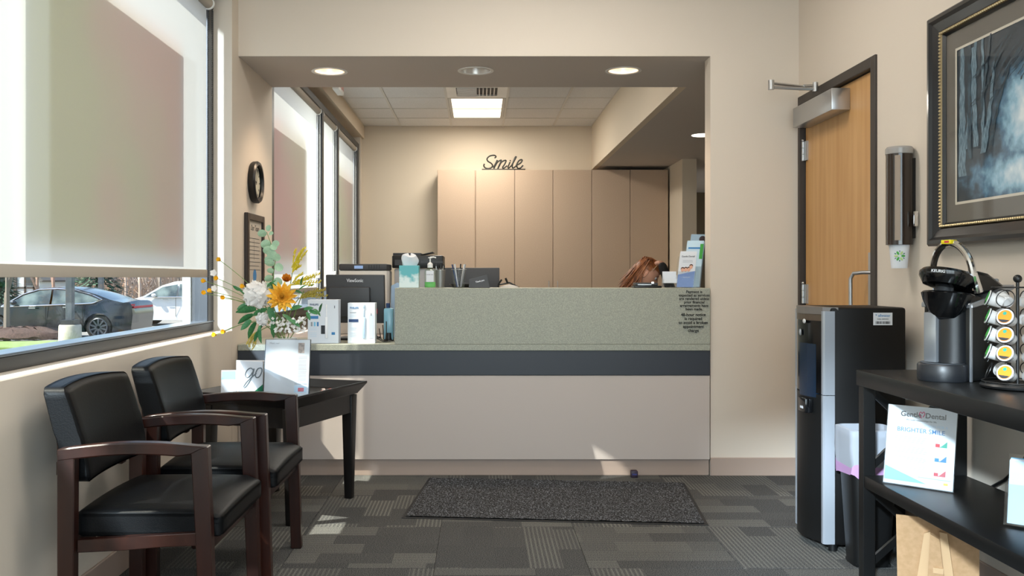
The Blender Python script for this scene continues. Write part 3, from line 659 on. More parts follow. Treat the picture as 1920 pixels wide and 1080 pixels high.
# eucalyptus stem
es = [base]+[P(a, b_, -.03) for a, b_ in ((508, 560), (512, 520), (516, 490), (509, 460), (500, 435))]
st = B(); st.tube(es, [.003, .0028, .0024, .002, .0018, .0012], 6)
for (x, y, dx, dy, s) in [(500, 436, -24, 6, .045), (502, 434, 4, -14, .032), (504, 438, 14, 0, .026), (508, 455, -18, 6, .05), (509, 458, 12, 12, .04), (510, 460, 20, -8, .038), (512, 472, -14, -4, .05), (514, 480, 16, 6, .042), (513, 486, -24, 4, .045), (514, 488, -4, -10, .055), (515, 494, -26, -2, .05), (516, 496, 18, 14, .045), (514, 510, -20, -6, .035), (513, 520, -24, 8, .045), (513, 524, 18, 10, .045), (511, 535, -22, 8, .05), (511, 540, 14, 16, .05)]:
    leaf(eucm, P(x, y, -.03), (dx, random.uniform(-10, 2), -dy), s*1.05, random.uniform(-.3, .3)+R(70) if random.random() < .5 else R(60), .95)
def wispy(tip, dep, m=None):
    st.tube(curve(base+V((0, 0, .1)), P(*tip, dep), (-.01, 0, .03)), [.0016]*9, 5)
for (x, y) in [(412, 488), (407, 522), (384, 527), (381, 550), (395, 547), (416, 559), (421, 622), (404, 628), (457, 537)]:
    pos = P(x, y, -.06); wispy((x, y), -.06)
    b = B(); M0 = T(*pos) @ look((random.uniform(-.5, .5), -1, random.uniform(0, .6)))
    for i in range(6): petal(b, .02, .015, .5, M0 @ Mx.Rotation(i*PI/3, 4, 'Z') @ Mx.Rotation(R(-30), 4, 'Y'))
    b.sph(pos, .006, u=8, v=5); b.obj('poppy', mat('yellow_petal', 'efba1e', .6), fw)
for (x, y, s) in [(401, 512, .02), (402, 541, .018)]:
    bloom(P(x, y, -.05), s, [5], WPET, (0, -1, .1), 10, .9, 'blossom')
# lemon sprays
def spray(a, tips, m):
    b = B(); a = P(*a, -.05)
    st.tube(curve(base+V((0, 0, .08)), a, (.0, 0, .02)), [.0022]*9, 5)
    for t_ in tips:
        e = P(*t_, -.05+random.uniform(-.03, .03)); pts = curve(a, e, (0, 0, .006), 10); b.tube(pts, [.0016]*11, 4)
        for q in pts[2:]:
            for _ in range(4):
                p_ = q+V([random.uniform(-.005, .005) for _ in range(3)]); b.tube([p_, p_+V((.006, 0, .012))+V([random.uniform(-.004, .004) for _ in range(3)])], [.0022, .001], 4)
    b.obj('spray', m, fw)
spray((548, 512), [(560, 478), (566, 470), (571, 466), (573, 474), (556, 488), (562, 500), (552, 470)], LEM)
spray((545, 535), [(598, 515), (590, 520), (580, 524), (598, 530), (585, 536), (565, 515)], LEM)
spray((560, 560), [(608, 545), (604, 552), (598, 558), (590, 552), (610, 556), (595, 545)], mat('olive_flower', 'a9983f', .7))
spray((480, 625), [(470, 640), (466, 650), (474, 655), (478, 645), (462, 645)], mat('ochre_flower', 'c9b256', .7))
wf_ = B()
for _ in range(90):
    q = P(random.uniform(505, 572), random.uniform(596, 622), random.uniform(-.10, -.02)); M0 = T(*q) @ look((random.uniform(-1, 1), -1, random.uniform(-.5, 1)))
    for i in range(4): petal(wf_, .009, .008, .2, M0 @ Mx.Rotation(i*PI/2, 4, 'Z'))
wf_.obj('small_blossoms', WPET, fw, kind='stuff')
for (x, y, dx, dy, s) in [(470, 560, -48, -40, .05), (455, 550, -30, -35, .05), (448, 545, -20, -20, .04), (480, 580, -60, 5, .1), (475, 590, -50, 25, .09), (480, 605, -20, 40, .09), (488, 610, 0, 40, .09), (500, 600, -30, 40, .09), (505, 575, 10, 30, .09), (500, 580, -30, 12, .08),
                          (530, 590, 30, 20, .08), (545, 580, 30, -10, .06), (570, 580, 30, -6, .05), (580, 582, 26, 10, .05), (590, 580, 14, 14, .045), (600, 585, 6, -30, .05), (575, 585, 10, 22, .045), (560, 545, 25, -22, .05), (575, 540, 25, -14, .05), (565, 535, 4, -28, .05), (550, 545, 20, 5, .05), (515, 600, -5, 40, .09), (470, 600, -30, 30, .07), (545, 600, 40, 25, .06), (465, 570, -38, 18, .06), (500, 540, 20, -20, .06), (486, 620, -16, 30, .06), (520, 545, -20, -30, .06)]:
    leaf(leafm, P(x, y, random.uniform(-.09, -.04)), (dx, random.uniform(-16, 4), -dy), s, R(random.uniform(20, 80)))
for tip in [(482, 552), (529, 558), (455, 550), (492, 598), (590, 580), (480, 600), (570, 545)]: st.tube(curve(base-V((0, 0, .02)), P(*tip, -.05), (0, 0, .02)), [.0022]*9, 5)
st.obj('stems', STEM, fw)

# ------------------------------------------------------------ on the lower counter (z=.763)
KZ = .7635
def tbox(label, x0, x1, ytop, dd, w_side, variant):
    d_ = 5.45; X0, X1 = PX(x0, d_), PX(x1, d_); H = PZ(ytop, d_)-KZ
    t = thing('toothbrush_box', label, 'box', ((X0+X1)/2, d_, KZ)); hw = (X1-X0)/2
    B().box(-hw, hw, 0, w_side, 0, H, bev=.001, seg=1).obj('carton', mat('pale_carton', 'dfe6f0', .45), t, False)
    text('PHILIPS', .016, DBLUE if variant == 0 else BLUE, t, T(-hw+.012, -.0012, H-.034) @ FR, align='LEFT', bold=.01)
    text('sonicare', .011, GREYI, t, T(-hw+.012, -.0012, H-.058) @ FR, align='LEFT', bold=.01)
    B().box(-hw+.006, -hw+.062, -.0012, -.0002, H-.112, H-.095).obj('label_patch', DBLUE if variant else BLUE, t, False)
    bx = .02 if variant == 0 else .015
    b = B(); b.box(bx-.008, bx+.008, -.004, -.0005, .03, .155, bev=.003); b.box(bx-.003, bx+.003, -.003, -.0005, .155, .215, bev=.001); b.box(bx-.005, bx+.005, -.004, -.0005, .205, .228, bev=.001)
    b.obj('brush_print', PBLUE if variant else mat('white_print', 'f4f6fa', .4), t)
    text('1', .022, DGREY, t, T(hw-.022, -.0012, H-.075 if variant else H-.05) @ FR, bold=.02)
    g = B(); lines(g, -hw+.012, -hw+.055, [H-.07, H-.08, .09, .08, .06, .05, .04], -.0004, .002); g.obj('text_line', PBLUE, t, False, kind='stuff')
    if variant == 0:
        for k in range(3): B().box(-hw+.018+k*.018, -hw+.028+k*.018, -.0012, -.0002, .10, .125).obj('picture_patch', [GREYI, LBLUE, BLUE][k], t, False)
        B().box(-.012, .012, -.0014, -.0002, .055, .105).obj('picture_patch', DGREY, t, False); B().box(hw-.04, hw-.02, -.0012, -.0002, .05, .065).obj('picture_patch', BLUE, t, False)
    else: B().box(.045, .07, -.0012, -.0002, .03, .17, bev=.0004).obj('picture_patch', mat('case_print', 'c9d6e6', .5), t, False)
tbox('white electric toothbrush box with three small brush head pictures, left of pair', 577, 634.5, 562, 0, .09, 0)
tbox('white electric toothbrush box with pale blue brush, right of pair', 652, 703, 568, 0, .09, 1)
mo = thing('monitor', 'black computer monitor seen from behind, maker lettering on its back', 'monitor', (PX(668, 5.78), 5.78, KZ), R(-10))
HM = PZ(515, 5.78)-KZ; lz = HM-.30
TM = Mx.Rotation(R(4), 4, 'X')
B().box(-.19, .185, .0, .03, lz, HM, bev=.006, M=TM).obj('shell', GREYP, mo); B().box(-.16, .10, -.035, .003, lz+.04, HM-.075, bev=.008, M=TM).obj('rear_housing', GREYP, mo)
B().box(-.182, .177, .030, .033, lz+.015, HM-.012, M=TM).obj('screen', BLACKG, mo)
text('ViewSonic', .030, PAPER, mo, TM @ T(.0, -.0015, HM-.045) @ FR, bold=.012, wx=.85)
B().box(.12, .14, -.0015, .0, lz+.06, lz+.09, M=TM).obj('red_tag', RED, mo)
B().prism([(-.05, .006), (-.0, .006), (.05, lz+.12), (.0, lz+.12)], -.01, .02, 'xz').obj('stand', BLACKP, mo)
B().box(-.12, .12, -.08, .14, 0, .014, bev=.005).obj('foot', BLACKP, mo)
for k in (-1, 1): B().cyl((k*.03-.03, -.0355, HM-.095), .003, .002, 'y', 10).obj('screw', CHROME, mo)
desk2 = thing('work_surface', 'pale laminate work surface behind the reception desk holding the equipment', 'desk', (0, 6.35, 0))
B().box(XL+.06, .45, -.33, .75, .72, .755).obj('top', PANEL, desk2, False)
for x in (-1.3, -.45, .42): B().box(x, x+.025, -.30, .72, 0, .72).obj('panel', PANEL, desk2, False)
DZ2 = .7555
pr = thing('laser_printer', 'white laser printer with dark display top behind the monitor', 'printer', (PX(682, 6.5), 6.46, DZ2))
hp = PZ(495, 6.5)-DZ2; w2 = .167
B().box(-w2, w2, 0, .36, 0, hp-.045, bev=.01).obj('body', mat('printer_white', 'd6d6d3', .5), pr); B().box(-w2, w2, -.005, .34, hp-.044, hp, bev=.008).obj('control_panel', GREYP, pr)
B().box(-.06, .0, -.008, -.004, hp-.033, hp-.012).obj('display', mat('lit_display', '7f9cc9', .3, emit=.4), pr)
for k in range(5): B().box(.04+k*.018, .045+k*.018, -.008, -.004, hp-.035, hp-.008).obj('button', BLACKP, pr)
fp = thing('multifunction_printer', 'black and white multifunction printer with open top tray, behind the tissue box', 'printer', (PX(789, 7.0), 6.88-.2, DZ2))
hz_ = PZ(474, 6.7)-DZ2
B().box(-.17, .19, 0, .34, 0, hz_-.115, bev=.008).obj('body', mat('printer_body', 'a8abb0', .5), fp)
B().box(-.185, .18, -.02, .35, hz_-.11, hz_-.02, bev=.008).obj('scanner', BLACKP, fp); B().box(.02, .18, -.022, -.018, hz_-.075, hz_-.06).obj('slot', GREYP, fp)
B().box(-.185, .02, .05, .3, hz_-.02, hz_, bev=.004).obj('feeder', GREYP, fp); B().box(.02, .11, 0, .25, 0, .006, bev=.001, M=T(0, 0, hz_-.022) @ Mx.Rotation(R(-12), 4, 'Y')).obj('paper_tray', BLACKP, fp)
B().box(-.165, -.115, -.024, -.019, hz_-.09, hz_-.05).obj('control_panel', GREYP, fp)
# small things between monitor and screen
bt = thing('spray_bottle', 'small blue and clear bottle squeezed between monitor and green screen', 'bottle', (PX(727, 5.6), 5.67, KZ))
B().box(-.03, .03, -.025, .025, 0, .2, bev=.012).obj('body', mat('pale_blue_plastic', '8fc4dc', .25), bt); B().cyl((-.005, 0, .2), .012, .03, bev=.002).obj('cap', DBLUE, bt)
B().cyl((0, 0, 0), .032, .05, r2=.03).obj('foot', BLACKP, bt)
cbx = B()
for k in range(4): cbx.tube([(PX(706+k*6, 5.6), 5.55+.02*k, KZ+.06+.02*k), (PX(712+k*5, 5.6), 5.52, KZ+.02), (PX(722, 5.6)+.01*k, 5.5+.01*k, KZ+.006), (PX(736, 5.6), 5.5+.02*k, KZ+.012)], .0028, 6)
tag(cbx.obj('cable_bundle', BLACKP), 'tangle of black cables on the counter beside the monitor', 'cable')
ph = thing('blue_folder', 'pale blue folder standing behind the left end of the green screen', 'folder', (PX(745, 6.1), 6.1, DZ2))
B().prism([(-.05, 0), (.05, 0), (.05, .33), (.0, .36), (-.04, .34)], 0, .02).obj('cover', mat('powder_blue', 'a7c4e4', .6), ph, False)

# ------------------------------------------------------------ on the transaction top (z=1.088)
QZ = 1.0885; d = 5.5
tx = thing('tissue_box', 'teal and white cube tissue box on the green screen top', 'tissue box', (PX(768, d), 5.50, QZ))
hw = .0575; hh = PZ(498, d)-QZ
m_t = bpy.data.materials.new('teal_gradient'); m_t.use_nodes = True; n = m_t.node_tree
tc = n.nodes.new('ShaderNodeTexCoord'); sx_ = n.nodes.new('ShaderNodeSeparateXYZ'); nz = n.nodes.new('ShaderNodeTexNoise'); nz.inputs['Scale'].default_value = 22
ma = n.nodes.new('ShaderNodeMath'); ma.operation = 'MULTIPLY_ADD'; ma.inputs[1].default_value = 6.0; rp = n.nodes.new('ShaderNodeValToRGB')
n.links.new(tc.outputs['Object'], sx_.inputs[0]); n.links.new(tc.outputs['Object'], nz.inputs[0]); n.links.new(sx_.outputs[2], ma.inputs[0]); n.links.new(nz.outputs[0], ma.inputs[2]); n.links.new(ma.outputs[0], rp.inputs[0])
rp.color_ramp.elements[0].color = (*lin('dbeaea'), 1); rp.color_ramp.elements[0].position = .95; rp.color_ramp.elements[1].color = (*lin('62b6bd'), 1); rp.color_ramp.elements[1].position = 1.0
rp.color_ramp.elements[0].position = .78; n.links.new(rp.outputs[0], n.nodes['Principled BSDF'].inputs[0])
B().box(-hw, hw, -.055, .055, 0, hh, bev=.002).obj('carton', m_t, tx, False)
rows = []
for j in range(8):
    z = j/7; rows.append([((.040+.010*math.sin(PI*z))*math.cos(a)*(1+.10*math.sin(3*a+z*4)), (.018+.014*z)*math.sin(a)*(1+.2*math.sin(4*a)), hh-.002+.058*z+.008*z*math.sin(2*a+1)) for a in [2*PI*i/20 for i in range(21)]])
rows.append([(x*.7, y*.6, z+.006) for x, y, z in rows[-1]]); rows.append([(x*.3, y*.2, z+.004) for x, y, z in rows[-1]]); B().grid(rows).obj('tissue', PAPER, tx)
sn = thing('sanitizer_bottle', 'clear pump bottle with green gel and white label', 'bottle', (PX(807, d), 5.47, QZ))
B().lathe([(0, 0), (.03, 0), (.034, .006), (.034, .09), (.03, .105), (.013, .118), (.013, .122)], 28, sy=.7).obj('bottle', glassmat('clear_bottle', (.9, .95, .9), .12, .05), sn)
B().lathe([(0, .003), (.029, .003), (.032, .008), (.032, .034), (0, .034)], 28, sy=.7).obj('gel', mat('green_gel', '74d774', .2), sn)
B().box(-.022, .022, -.0262, -.0245, .035, .1, bev=.0005).obj('label', PAPER, sn); text('HAND GEL', .008, DGREY, sn, T(0, -.0266, .075) @ FR)
B().lathe([(.0, .118), (.016, .118), (.016, .14), (.008, .148), (.004, .15), (.004, .172), (.012, .174), (.012, .18), (0, .181)], 20).obj('pump_collar', WHITEP, sn)
B().tube([(0, 0, .178), (.02, -.004, .18), (.034, -.008, .176)], [.005, .004, .003], 8).obj('pump_nozzle', WHITEP, sn)
def cup(label, x, y, m, r0, r1, h, pens, name='pen_cup'):
    t = thing(name, label, 'pen holder', (x, y, QZ))
    B().lathe([(0, .001), (r0, .001), (r1, h), (r1-.0025, h), (r0-.0025, .004), (0, .004)], 28).obj('cup', m, t)
    B().ring((0, 0, h), r1, .0016).obj('rim', ALU, t)
    return t
cup('grey wire mesh pen cup right of the pump bottle', PX(825, 5.55), 5.57, mat('steel_mesh', '8a8a88', .45, .6), .026, .032, .105, 0)
for k in range(9):
    a = k*.7; x0, y0 = PX(825, 5.55), 5.57
    o = B().cyl((0, 0, 0), .0032, .128+.008*math.sin(k*2), axis=(.10*math.cos(a), .10*math.sin(a), 1), n=8).obj('pen', [BLACKP, GREYP, ALU][k % 3])
    o.location = (x0+.013*math.cos(a), y0+.013*math.sin(a), QZ+.0045); tag(o, '%s pen standing in the wire mesh cup' % ['black', 'dark grey', 'silver'][k % 3], 'pen', 'pens in the mesh cup')
cup('clear acrylic pen cup in the middle of the counter objects', PX(861, d), 5.47, ACRYL, .033, .044, .108, 0)
for k, (c, dx, lb) in enumerate([(DBLUE, -.22, 'blue pen leaning left in the clear cup'), (PAPER, -.14, 'white pen leaning in the clear cup'), (GREYI, .2, 'grey pen leaning right in the clear cup'), (BLACKP, .05, 'black pen upright in the clear cup'), (WHITEP, .16, 'white marker in the clear cup')]):
    o = B().cyl((0, 0, 0), .0042, .135, axis=(dx, .05*(k-2), 1), n=10).obj('pen', c); o.location = (PX(861, d)+dx*.05, 5.47+.006*(k-2), QZ+.0055); tag(o, lb, 'pen')
dc = thing('card_holder', 'black leaning card with white print at the foot of the dark panel', 'card', (PX(897, d), 5.46, QZ))
B().prism([(-.056, .0), (.068, .0), (.05, .078), (-.056, .05)], 0, .012, bev=.001, M=Mx.Rotation(R(-10), 4, 'X')).obj('card', GREYP, dc, False)
text('Thank you', .0125, PAPER, dc, Mx.Rotation(R(-10), 4, 'X') @ T(.01, -.001, .036) @ Mx.Rotation(R(-14), 4, 'Y') @ FR, bold=.03)
dd_ = thing('dish', 'flat black oval dish behind the clear pen cup', 'dish', (PX(868, 5.6), 5.60, QZ)); B().lathe([(0, .0), (.06, .0), (.082, .02), (.08, .022), (.055, .006), (0, .006)], 32, sy=.8).obj('bowl', BLACKP, dd_)
mo2 = thing('flat_monitor', 'low dark monitor seen from behind above the green screen', 'monitor', (PX(884, 6.3), 6.3, DZ2))
hz3 = PZ(502, 6.3)-DZ2
B().box(-.19, .19, 0, .03, hz3-.25, hz3, bev=.004).obj('shell', GREYP, mo2); B().box(-.03, .03, .002, .03, .01, hz3-.1).obj('stand', BLACKP, mo2); B().box(-.1, .1, -.06, .1, 0, .012, bev=.004).obj('foot', BLACKP, mo2)
B().box(-.18, .18, .0302, .033, hz3-.24, hz3-.01).obj('screen', BLACKG, mo2); B().box(-.12, .06, -.02, .001, hz3-.16, hz3-.10, bev=.003).obj('rear_housing', GREYP, mo2)
hs = thing('headset', 'black headset cables and pale dome right of the dark monitor', 'headset', (PX(955, 6.1), 6.1, DZ2))
h3 = PZ(540, 6.1)-DZ2
B().lathe([(0, 0), (.09, 0), (.085, h3*.6), (.06, h3+.01), (0, h3+.025)], 28).obj('dome', mat('pale_grey_plastic', 'c9c9c7', .5), hs)
B().tube([(-.10, 0, h3-.08), (-.07, 0, h3+.02), (.0, 0, h3+.035), (.06, 0, h3+.005), (.08, 0, h3-.05)], .006, 8).obj('headband', BLACKP, hs)
B().tube([(-.01, 0, h3+.03), (-.025, 0, h3+.065)], .007, 8).obj('boom', BLACKP, hs); B().tube([(-.075, .0, h3+.02), (-.05, 0, h3+.055)], .006, 8).obj('boom', BLACKP, hs)
# right end of the counter
tr = thing('pen_tray', 'flat black tray with chrome clip left of the card rack', 'tray', (PX(1212, d), 5.50, QZ))
B().box(-.08, .08, -.06, .06, 0, .012, bev=.003).obj('base', BLACKP, tr); B().box(-.072, .06, -.05, .05, .012, .03, bev=.005).obj('body', GREYP, tr); B().box(.02, .035, -.052, -.045, .024, .036).obj('clip', CHROME, tr); B().box(-.06, .02, -.053, -.050, .016, .021).obj('strip', ALU, tr)
cr = thing('card_rack', 'clear tiered rack of white appointment cards beside the brochures', 'card holder', (PX(1255, d), 5.48, QZ))
for k in range(3): B().box(-.048, .045, -.03+k*.022, -.012+k*.022, .001, .025+k*.022, bev=.001).obj('tier', ACRYL, cr, False)
for k in range(3): B().box(-.04, .04, -.026+k*.022, -.016+k*.022, .028+k*.0, .052+k*.022).obj('card_stack', PAPER, cr, False)
def bro(label, x0, x1, y0, y1, dd, m1, pics):
    t = thing('brochure_holder', label, 'brochure holder', (PX((x0+x1)/2, dd), dd, QZ)); hw = PX(x1, dd)-PX((x0+x1)/2, dd); H = PZ(y0, dd)-QZ
    TL2 = Mx.Rotation(R(-8), 4, 'X') @ Mx.Shear('XY', 4, (0, 0)) 
    TL2 = Mx(((1, 0, .13, 0), (0, 1, .10, 0), (0, 0, 1, 0), (0, 0, 0, 1)))
    B().box(-hw-.006, hw+.002, .0, .003, 0, H*.86, M=TL2).obj('back_plate', ACRYL, t, False); B().box(-hw-.006, hw+.002, -.026, -.023, 0, H*.45, M=TL2).obj('front_plate', ACRYL, t, False)
    B().box(-hw-.006, hw+.002, -.026, .03, 0, .003).obj('foot', ACRYL, t, False)
    for k in range(3): B().box(-hw+.002*k, hw-.003+.002*k, -.02+.006*k, -.016+.006*k, .004, H-.012+.006*k, M=TL2).obj('brochure', m1, t, False)
    if pics == 1:
        text('Gentle Dental', .0135, DGREY, t, TL2 @ T(-.001, -.0205, H-.035) @ FR, bold=.01); g = B(); lines(g, -.03, .03, [H-.055, H-.063], -.0204, .002, TL2); g.obj('text_line', GREYI, t, False, kind='stuff')
        B().prism([(-hw+.0, .004), (hw-.003, .004), (hw-.003, H*.46), (-hw, H*.36)], -.0212, -.0203, M=TL2).obj('blue_panel', mat('brochure_blue', '7f9bd6', .5), t, False)
        for k, (x, z) in enumerate([(-.026, .105), (-.008, .106), (.010, .107), (.022, .122)]): B().sph((x, -.021, z), .010, sc=(1, .1, 1.2), M=TL2).obj('portrait', SKIN, t); B().sph((x, -.0205, z+.006), .011, sc=(1, .1, 1), M=TL2).obj('portrait', mat('brown_hair_print', '4a2c20', .6), t)
        text('Here for you', .008, PAPER, t, TL2 @ T(0, -.0215, .06) @ FR)
    if pics == 2: B().box(-hw+.01, hw-.02, -.0215, -.0203, H-.05, H-.04, M=TL2).obj('text_line', BLUE, t, False); B().box(hw-.022, hw-.003, -.0215, -.0203, H-.11, H-.02, M=TL2).obj('green_edge', KGREEN, t, False)
    if pics == 3: B().sph((hw-.02, -.021, H-.03), .02, sc=(1, .1, 1), M=TL2).obj('portrait', mat('dark_hair_print', '35262a', .6), t)
bro('front brochure holder with smiling group leaflet, by the right jamb', 1267, 1299, 471, 539, 5.46, PAPER, 1)
bro('middle brochure holder with pale blue and green leaflets', 1278, 1310, 451, 539, 5.56, mat('pale_blue_leaflet', 'c4dcea', .5), 2)
bro('rearmost brochure holder, its blue leaflet rising highest', 1284, 1312, 439, 539, 5.64, mat('blue_grey_leaflet', '9fb6c6', .5), 3)

# ------------------------------------------------------------ receptionist
pp = thing('person', 'seated person with long auburn hair, black top, head bowed to the right', 'person', (1.0, 7.1, 0))
def skin(name, pts, edges, rad, m, lv=2, root=0):
    me = bpy.data.meshes.new(name); me.from_pydata(pts, edges, []); o = bpy.data.objects.new(name, me); COL.objects.link(o); o.parent = pp
    bpy.context.view_layer.objects.active = o
    o.modifiers.new('skin', 'SKIN').use_smooth_shade = True
    sv = me.skin_vertices[0].data if me.skin_vertices else None
    if sv is None:
        bm_ = bmesh.new(); bm_.from_mesh(me); bm_.verts.layers.skin.verify(); bm_.to_mesh(me); bm_.free(); sv = me.skin_vertices[0].data
    for i, r_ in enumerate(rad):
        rr_ = r_ if isinstance(r_, tuple) else (r_, r_); sv[i].radius = rr_; sv[i].use_root = (i == root)
    md = o.modifiers.new('sub', 'SUBSURF'); md.levels = lv; md.render_levels = lv
    me.materials.append(m); return o
# local: facing +X
body = [(0, 0, .52), (.03, 0, .66), (.08, 0, .82), (.13, 0, .96), (.17, 0, 1.03), (.215, 0, 1.09),
        (.13, -.15, .97), (.45, -.17, 1.0), (.365, -.12, 1.265), (.13, .15, .97), (.26, .18, .78), (.46, .10, .77),
        (.02, -.1, .50), (.42, -.11, .50), (.40, -.11, .10), (.02, .1, .50), (.42, .11, .50), (.40, .11, .10)]
skin('body', body, [(0, 1), (1, 2), (2, 3), (3, 4), (4, 5), (3, 6), (6, 7), (7, 8), (3, 9), (9, 10), (10, 11), (0, 12), (12, 13), (13, 14), (0, 15), (15, 16), (16, 17)],
     [(.13, .15), (.11, .13), (.11, .15), (.09, .14), .055, .05, .065, .046, .034, .065, .046, .034, .09, .065, .045, .09, .065, .045], CLOTH)
for s in (-1, 1): B().box(.36, .56, s*.11-.04, s*.11+.04, .02, .10, bev=.03, seg=3).obj('shoe', BLACKP, pp)
def hand(o_, d_, up, s):
    o_ = V(o_); d_ = V(d_).normalized(); up = V(up).normalized(); sd = d_.cross(up).normalized()
    pts = [tuple(o_), tuple(o_+d_*.045), tuple(o_+d_*.085)]; ed = [(0, 1), (1, 2)]; rad = [.024, (.036, .018), (.036, .014)]
    for k in range(4):
        b_ = o_+d_*.08+sd*(.027-.018*k); L = [.07, .078, .073, .058][k]; i = len(pts)
        pts += [tuple(b_), tuple(b_+d_*L*.5+up*.012), tuple(b_+d_*L*.85-up*.012)]; ed += [(2, i), (i, i+1), (i+1, i+2)]; rad += [.0095, .0085, .007]
    i = len(pts); b_ = o_+d_*.03+sd*.03*s
    pts += [tuple(b_), tuple(b_+d_*.03+sd*.022*s), tuple(b_+d_*.055+sd*.025*s)]; ed += [(1, i), (i, i+1), (i+1, i+2)]; rad += [.012, .010, .008]
    skin('hand', pts, ed, rad, SKIN, 1)
hand((.36, -.09, 1.262), (-.15, .9, -.15), (-.2, 0, 1), 1); hand((.46, .10, .77), (1, -.1, -.03), (0, 0, 1), 1)
HM_ = T(.275, 0, 1.175) @ Mx.Rotation(R(38), 4, 'Y') @ Mx.Rotation(R(-12), 4, 'Z')
t = bmesh.new(); bmesh.ops.create_uvsphere(t, u_segments=32, v_segments=24, radius=1)
for v in t.verts:
    x, y, z = v.co
    X, Y_, Z = x*.095, y*.075, z*.12
    if z < 0: X *= (1+.12*z) if x < 0 else (1+.04*z); Y_ *= 1+.35*z
    if x > .6:
        X += .022*math.exp(-((y/.16)**2))*math.exp(-((z+.12)/.2)**2)           # nose
        X -= .010*(math.exp(-(((abs(y)-.38)/.16)**2))*math.exp(-((z-.10)/.12)**2))  # eye sockets
        X += .006*math.exp(-((y/.3)**2))*math.exp(-((z+.52)/.07)**2)+.010*math.exp(-((y/.3)**2))*math.exp(-((z+.85)/.15)**2)
    if x < 0 and z < -.3: X += .02
    v.co = (X, Y_, Z)
hd_ = B(); hd_._in(t, HM_); ho = hd_.obj('head', SKIN, pp)
for s in (-1, 1):
    e = B(); e.ring((-.004, s*.073, -.005), .022, .006, (.1, 1, .1), 16, 6, HM_ @ Mx.Diagonal((.75, 1, 1.3, 1))); e.sph((-.004, s*.070, -.01), .016, HM_, sc=(.9, .35, 1.4)); e.obj('ear', SKIN, ho)
    B().sph((.078, s*.030, .012), .012, HM_).obj('eye', PAPER, ho); B().sph((.087, s*.030, .012), .0055, HM_).obj('iris', DGREY, ho)
    B().box(.083, .089, s*.03-.016, s*.03+.016, .034, .039, bev=.002, M=HM_).obj('eyebrow', HAIR, ho)
B().box(.082, .091, -.022, .022, -.068, -.056, bev=.004, M=HM_).obj('mouth', mat('lip', 'a55a52', .5), ho)
hr = B()
t = bmesh.new(); bmesh.ops.create_uvsphere(t, u_segments=32, v_segments=20, radius=1)
bmesh.ops.delete(t, geom=[v for v in t.verts if (v.co.x > .35 and v.co.z < .45) or v.co.z < -.55 or (v.co.z < .12 and v.co.x > -.22 and abs(v.co.y) > .3)], context='VERTS')
for v in t.verts: v.co = (v.co.x*.104-.003, v.co.y*.084, v.co.z*.128+.003)
hr._in(t, HM_)
for k in range(320):
    a = random.uniform(R(118), R(242)); st_ = V((.085*math.cos(a)*random.uniform(.4, 1), .085*math.sin(a), random.uniform(.02, .10))); p0 = HM_ @ st_
    off = V((-.10-.10*random.random(), (p0.y)*.5, -.16-.10*random.random()))
    p0_ = HM_ @ V((st_.x*.55, st_.y*.6, .122))
    hr.tube([p0_, p0+V((-.012, 0, .006)), p0+off*.35+V((-.015, 0, .0)), p0+off*.7, p0+off], [.003, .005, .005, .004, .001], 4)
hr.obj('hair', HAIR, pp)
B().tube([HM_ @ V((.03, s*.085*math.sin(R(i*9))/1, .13*math.cos(R(i*9)))) for i, s in [(k, 1) for k in range(-8, 9)]], .004, 6).obj('headband', mat('tan_headband', 'b99a78', .5), pp)
oc = thing('office_chair', 'black swivel office chair under the seated person', 'chair', (1.0, 7.1, 0))
B().box(-.24, .25, -.24, .24, .33, .385, bev=.025, seg=3).obj('seat', CLOTH, oc); B().box(-.33, -.27, -.22, .22, .5, .95, bev=.025, seg=3).obj('backrest', CLOTH, oc); B().tube([(-.2, 0, .34), (-.34, 0, .36), (-.33, 0, .6)], .02, 8).obj('back_bar', BLACKP, oc)
B().cyl((0, 0, .06), .025, .28).obj('gas_post', ALU, oc)
for k in range(5):
    a = 2*PI*k/5+.2; B().tube([(0, 0, .09), (.28*math.cos(a), .28*math.sin(a), .065)], [.022, .014], 8).obj('leg', BLACKP, oc); B().sph((.28*math.cos(a), .28*math.sin(a), .028), .028).obj('caster', BLACKP, oc)

# ------------------------------------------------------------ right wall items
cd = thing('cup_dispenser', 'smoky tubular paper cup dispenser mounted on the right wall', 'cup dispenser', (1.80, 3.985, 0))
z0, z1 = PZ(460, 3.985), PZ(276, 3.985)
SMOKE = mat('smoked_brown_plastic', '2b211b', .16, coat=.3)
B().lathe([(.046, z0), (.054, z0+.002), (.054, z1-.03), (.046, z1-.03)], 36).obj('tube', SMOKE, cd); B().lathe([(0, z1), (.05, z1), (.056, z1-.008), (.056, z1-.03), (.053, z1-.032)], 36).obj('cap', mat('clear_grey_cap', '9a9692', .25), cd)
B().box(-.058, -.052, -.012, .010, z0+.02, z1-.04, M=Mx.Rotation(R(58), 4, 'Z')).obj('clear_strip', mat('light_strip', '9b8a7a', .25), cd)
B().box(.045, .056, -.03, .03, z0+.03, z1-.05).obj('wall_bracket', BLACKP, cd); B().box(.03, .05, -.068, -.056, PZ(425, 3.95), PZ(397, 3.95), bev=.003).obj('latch', CHROME, cd)
for k in (0, 1): B().sph((-.03, -.045, z0+.045+k*.012), .003, u=8, v=6).obj('rivet', CHROME, cd)
cu = thing('paper_cup', 'white paper cup with green leaf print hanging from the dispenser', 'cup', (1.80, 3.985, PZ(503, 3.985)))
hcup = z0-PZ(503, 3.985)+.02
B().lathe([(0, .002), (.030, .002), (.032, 0), (.043, hcup), (.045, hcup), (.042, hcup+.001), (.03, .006), (0, .006)], 36).obj('cup_body', PAPER, cu)
